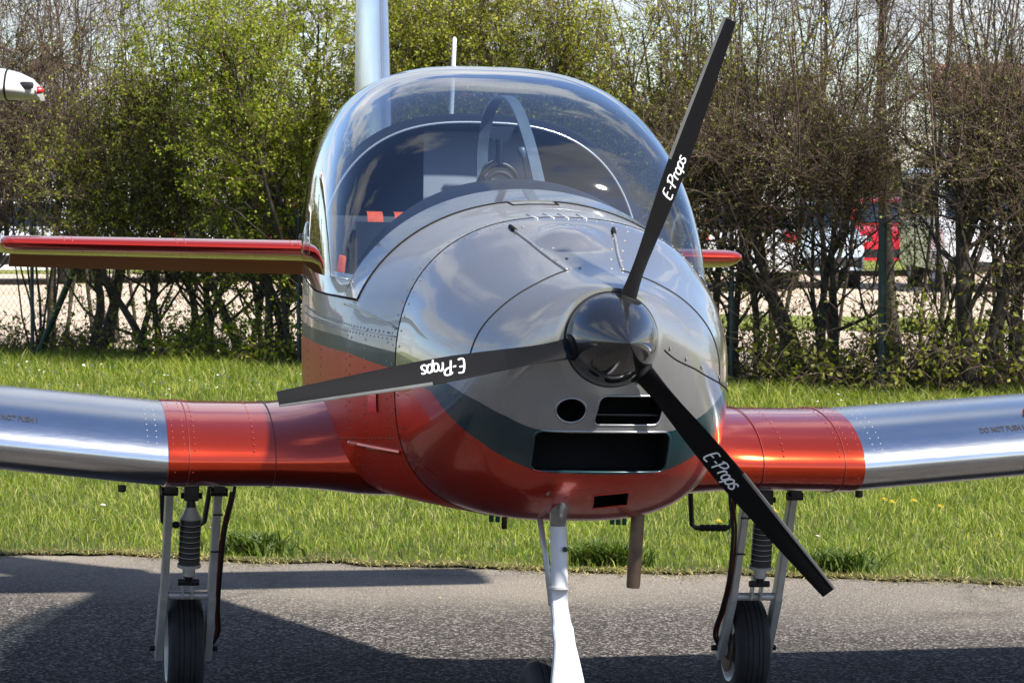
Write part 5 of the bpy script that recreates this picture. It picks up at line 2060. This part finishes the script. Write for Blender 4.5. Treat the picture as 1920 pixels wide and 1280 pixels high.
parked_car('white car parked nose-on beyond the hedge at the far left above the tailplane tip', 50, 60, R(-88), (.72, .73, .74))
parked_car('silver white car parked beyond the hedge above the middle of the left tailplane', 255, 61, R(93), (.66, .68, .70))
parked_car('second white car beyond the hedge, between the silver one and the red one', 420, 62, R(-92), (.72, .72, .71))
parked_car('small red car mostly hidden behind the green hawthorn left of the cabin', 560, 63, R(88), (.45, .015, .02))
parked_car('white car with red tail lights parked beyond the right tailplane tip', 1375, 56, R(92), (.70, .71, .72))
parked_car('pale blue car parked beyond the hedge left of the upright green fence post', 1500, 58, R(-90), (.42, .50, .58))
parked_car('red car parked beyond the upright green fence post', 1668, 66, R(-93), (.55, .012, .025))
parked_car('white van with a dark windscreen parked beyond the right end of the hedge', 1835, 56, R(-88), (.76, .76, .76), 'van')

# ------------------------------------------------------------------ buildings and far trees
M['render_white'] = simple('white_render', (.74, .73, .70), .8, var=.05, scale=3)
M['roof_tile'] = simple('orange_roof_tile', (.20, .10, .07), .8, var=.2, scale=6)
M['roof_grey'] = simple('grey_sheet_roof', (.30, .30, .31), .6, var=.1, scale=4)


def building(name, label, px, y, w, d, h, roof_h, rotz, roof_mat, wins):
    t = thing(name, label, 'building', ((px - 960) / 6400 * y, y, -.03), (0, 0, rotz))
    link('wall', MB().box((0, 0, h / 2), (w, d, h)).mesh('wall', M['render_white'], smooth=False), t)
    o = .3
    rf = MB().prism([(-w / 2 - o, -d / 2 - o, h + .003), (-w / 2 - o, d / 2 + o, h + .003), (-w / 2 - o, 0, h + roof_h)], (w + 2 * o, 0, 0))
    link('roof', rf.mesh('roof', M[roof_mat], smooth=False), t)
    for i in range(wins):
        x = -w / 2 + w * (i + .5) / wins
        fr_ = link('window', MB().box((x, -d / 2 - .02, h * .58), (1.3, .08, 1.2)).mesh('window', M['render_white'], smooth=False), t)
        link('pane', MB().box((x, -d / 2 - .065, h * .58), (1.1, .02, 1.0)).mesh('pane', M['car_glass'], smooth=False), fr_)
    return t


building('clubhouse', 'long low white building behind the hedge at the upper left', 40, 72, 9, 6, 2.9, 1.2, R(4), 'roof_grey', 3)
building('house', 'house with an orange tiled roof far behind the bare trees at the upper right', 1840, 128, 3.2, 5, 4.8, 1.6, R(-6), 'roof_tile', 2)
bn = thing('white_trailer', 'tall narrow white trailer end beyond the hedge right of the propeller', 'trailer', ((1430 - 960) / 6400 * 56, 56, -.012), (0, 0, R(3)))
link('box_body', MB().box((0, 0, 1.6), (.62, 3.2, 2.5), bev=.04).mesh('box_body', M['render_white'], angle=40), bn)
for yy in (-.5, .5):
    link('wheel', MB().lathe([(-.36, .18), (-.36, .32), (.36, .32), (.36, .18)], (0, yy, .32), (1, 0, 0), 20).mesh('wheel', M['rubber'], angle=40), bn)

# distant wood: one mass on the horizon
rg = np.random.default_rng(77)
m = 30000
xw = rg.uniform(-70, 70, m)
top = 5.2 + 1.6 * np.sin(xw * .21) + 1.1 * np.sin(xw * .53 + 1) + .7 * np.sin(xw * 1.9)
zc = top * rg.uniform(0, 1, m) ** .7
yw = 165 + rg.uniform(-5, 5, m)
v, f, l = leaf_quads(np.stack([xw, yw, zc], 1), .75, rg)
M['far_leaf'] = leaf_mat('far_wood_foliage', (.07, .055, .04), (.10, .085, .05), (.10, .12, .035), .2)
link('distant_wood', np_mesh('distant_wood', v, f, l, M['far_leaf']), kind='stuff')
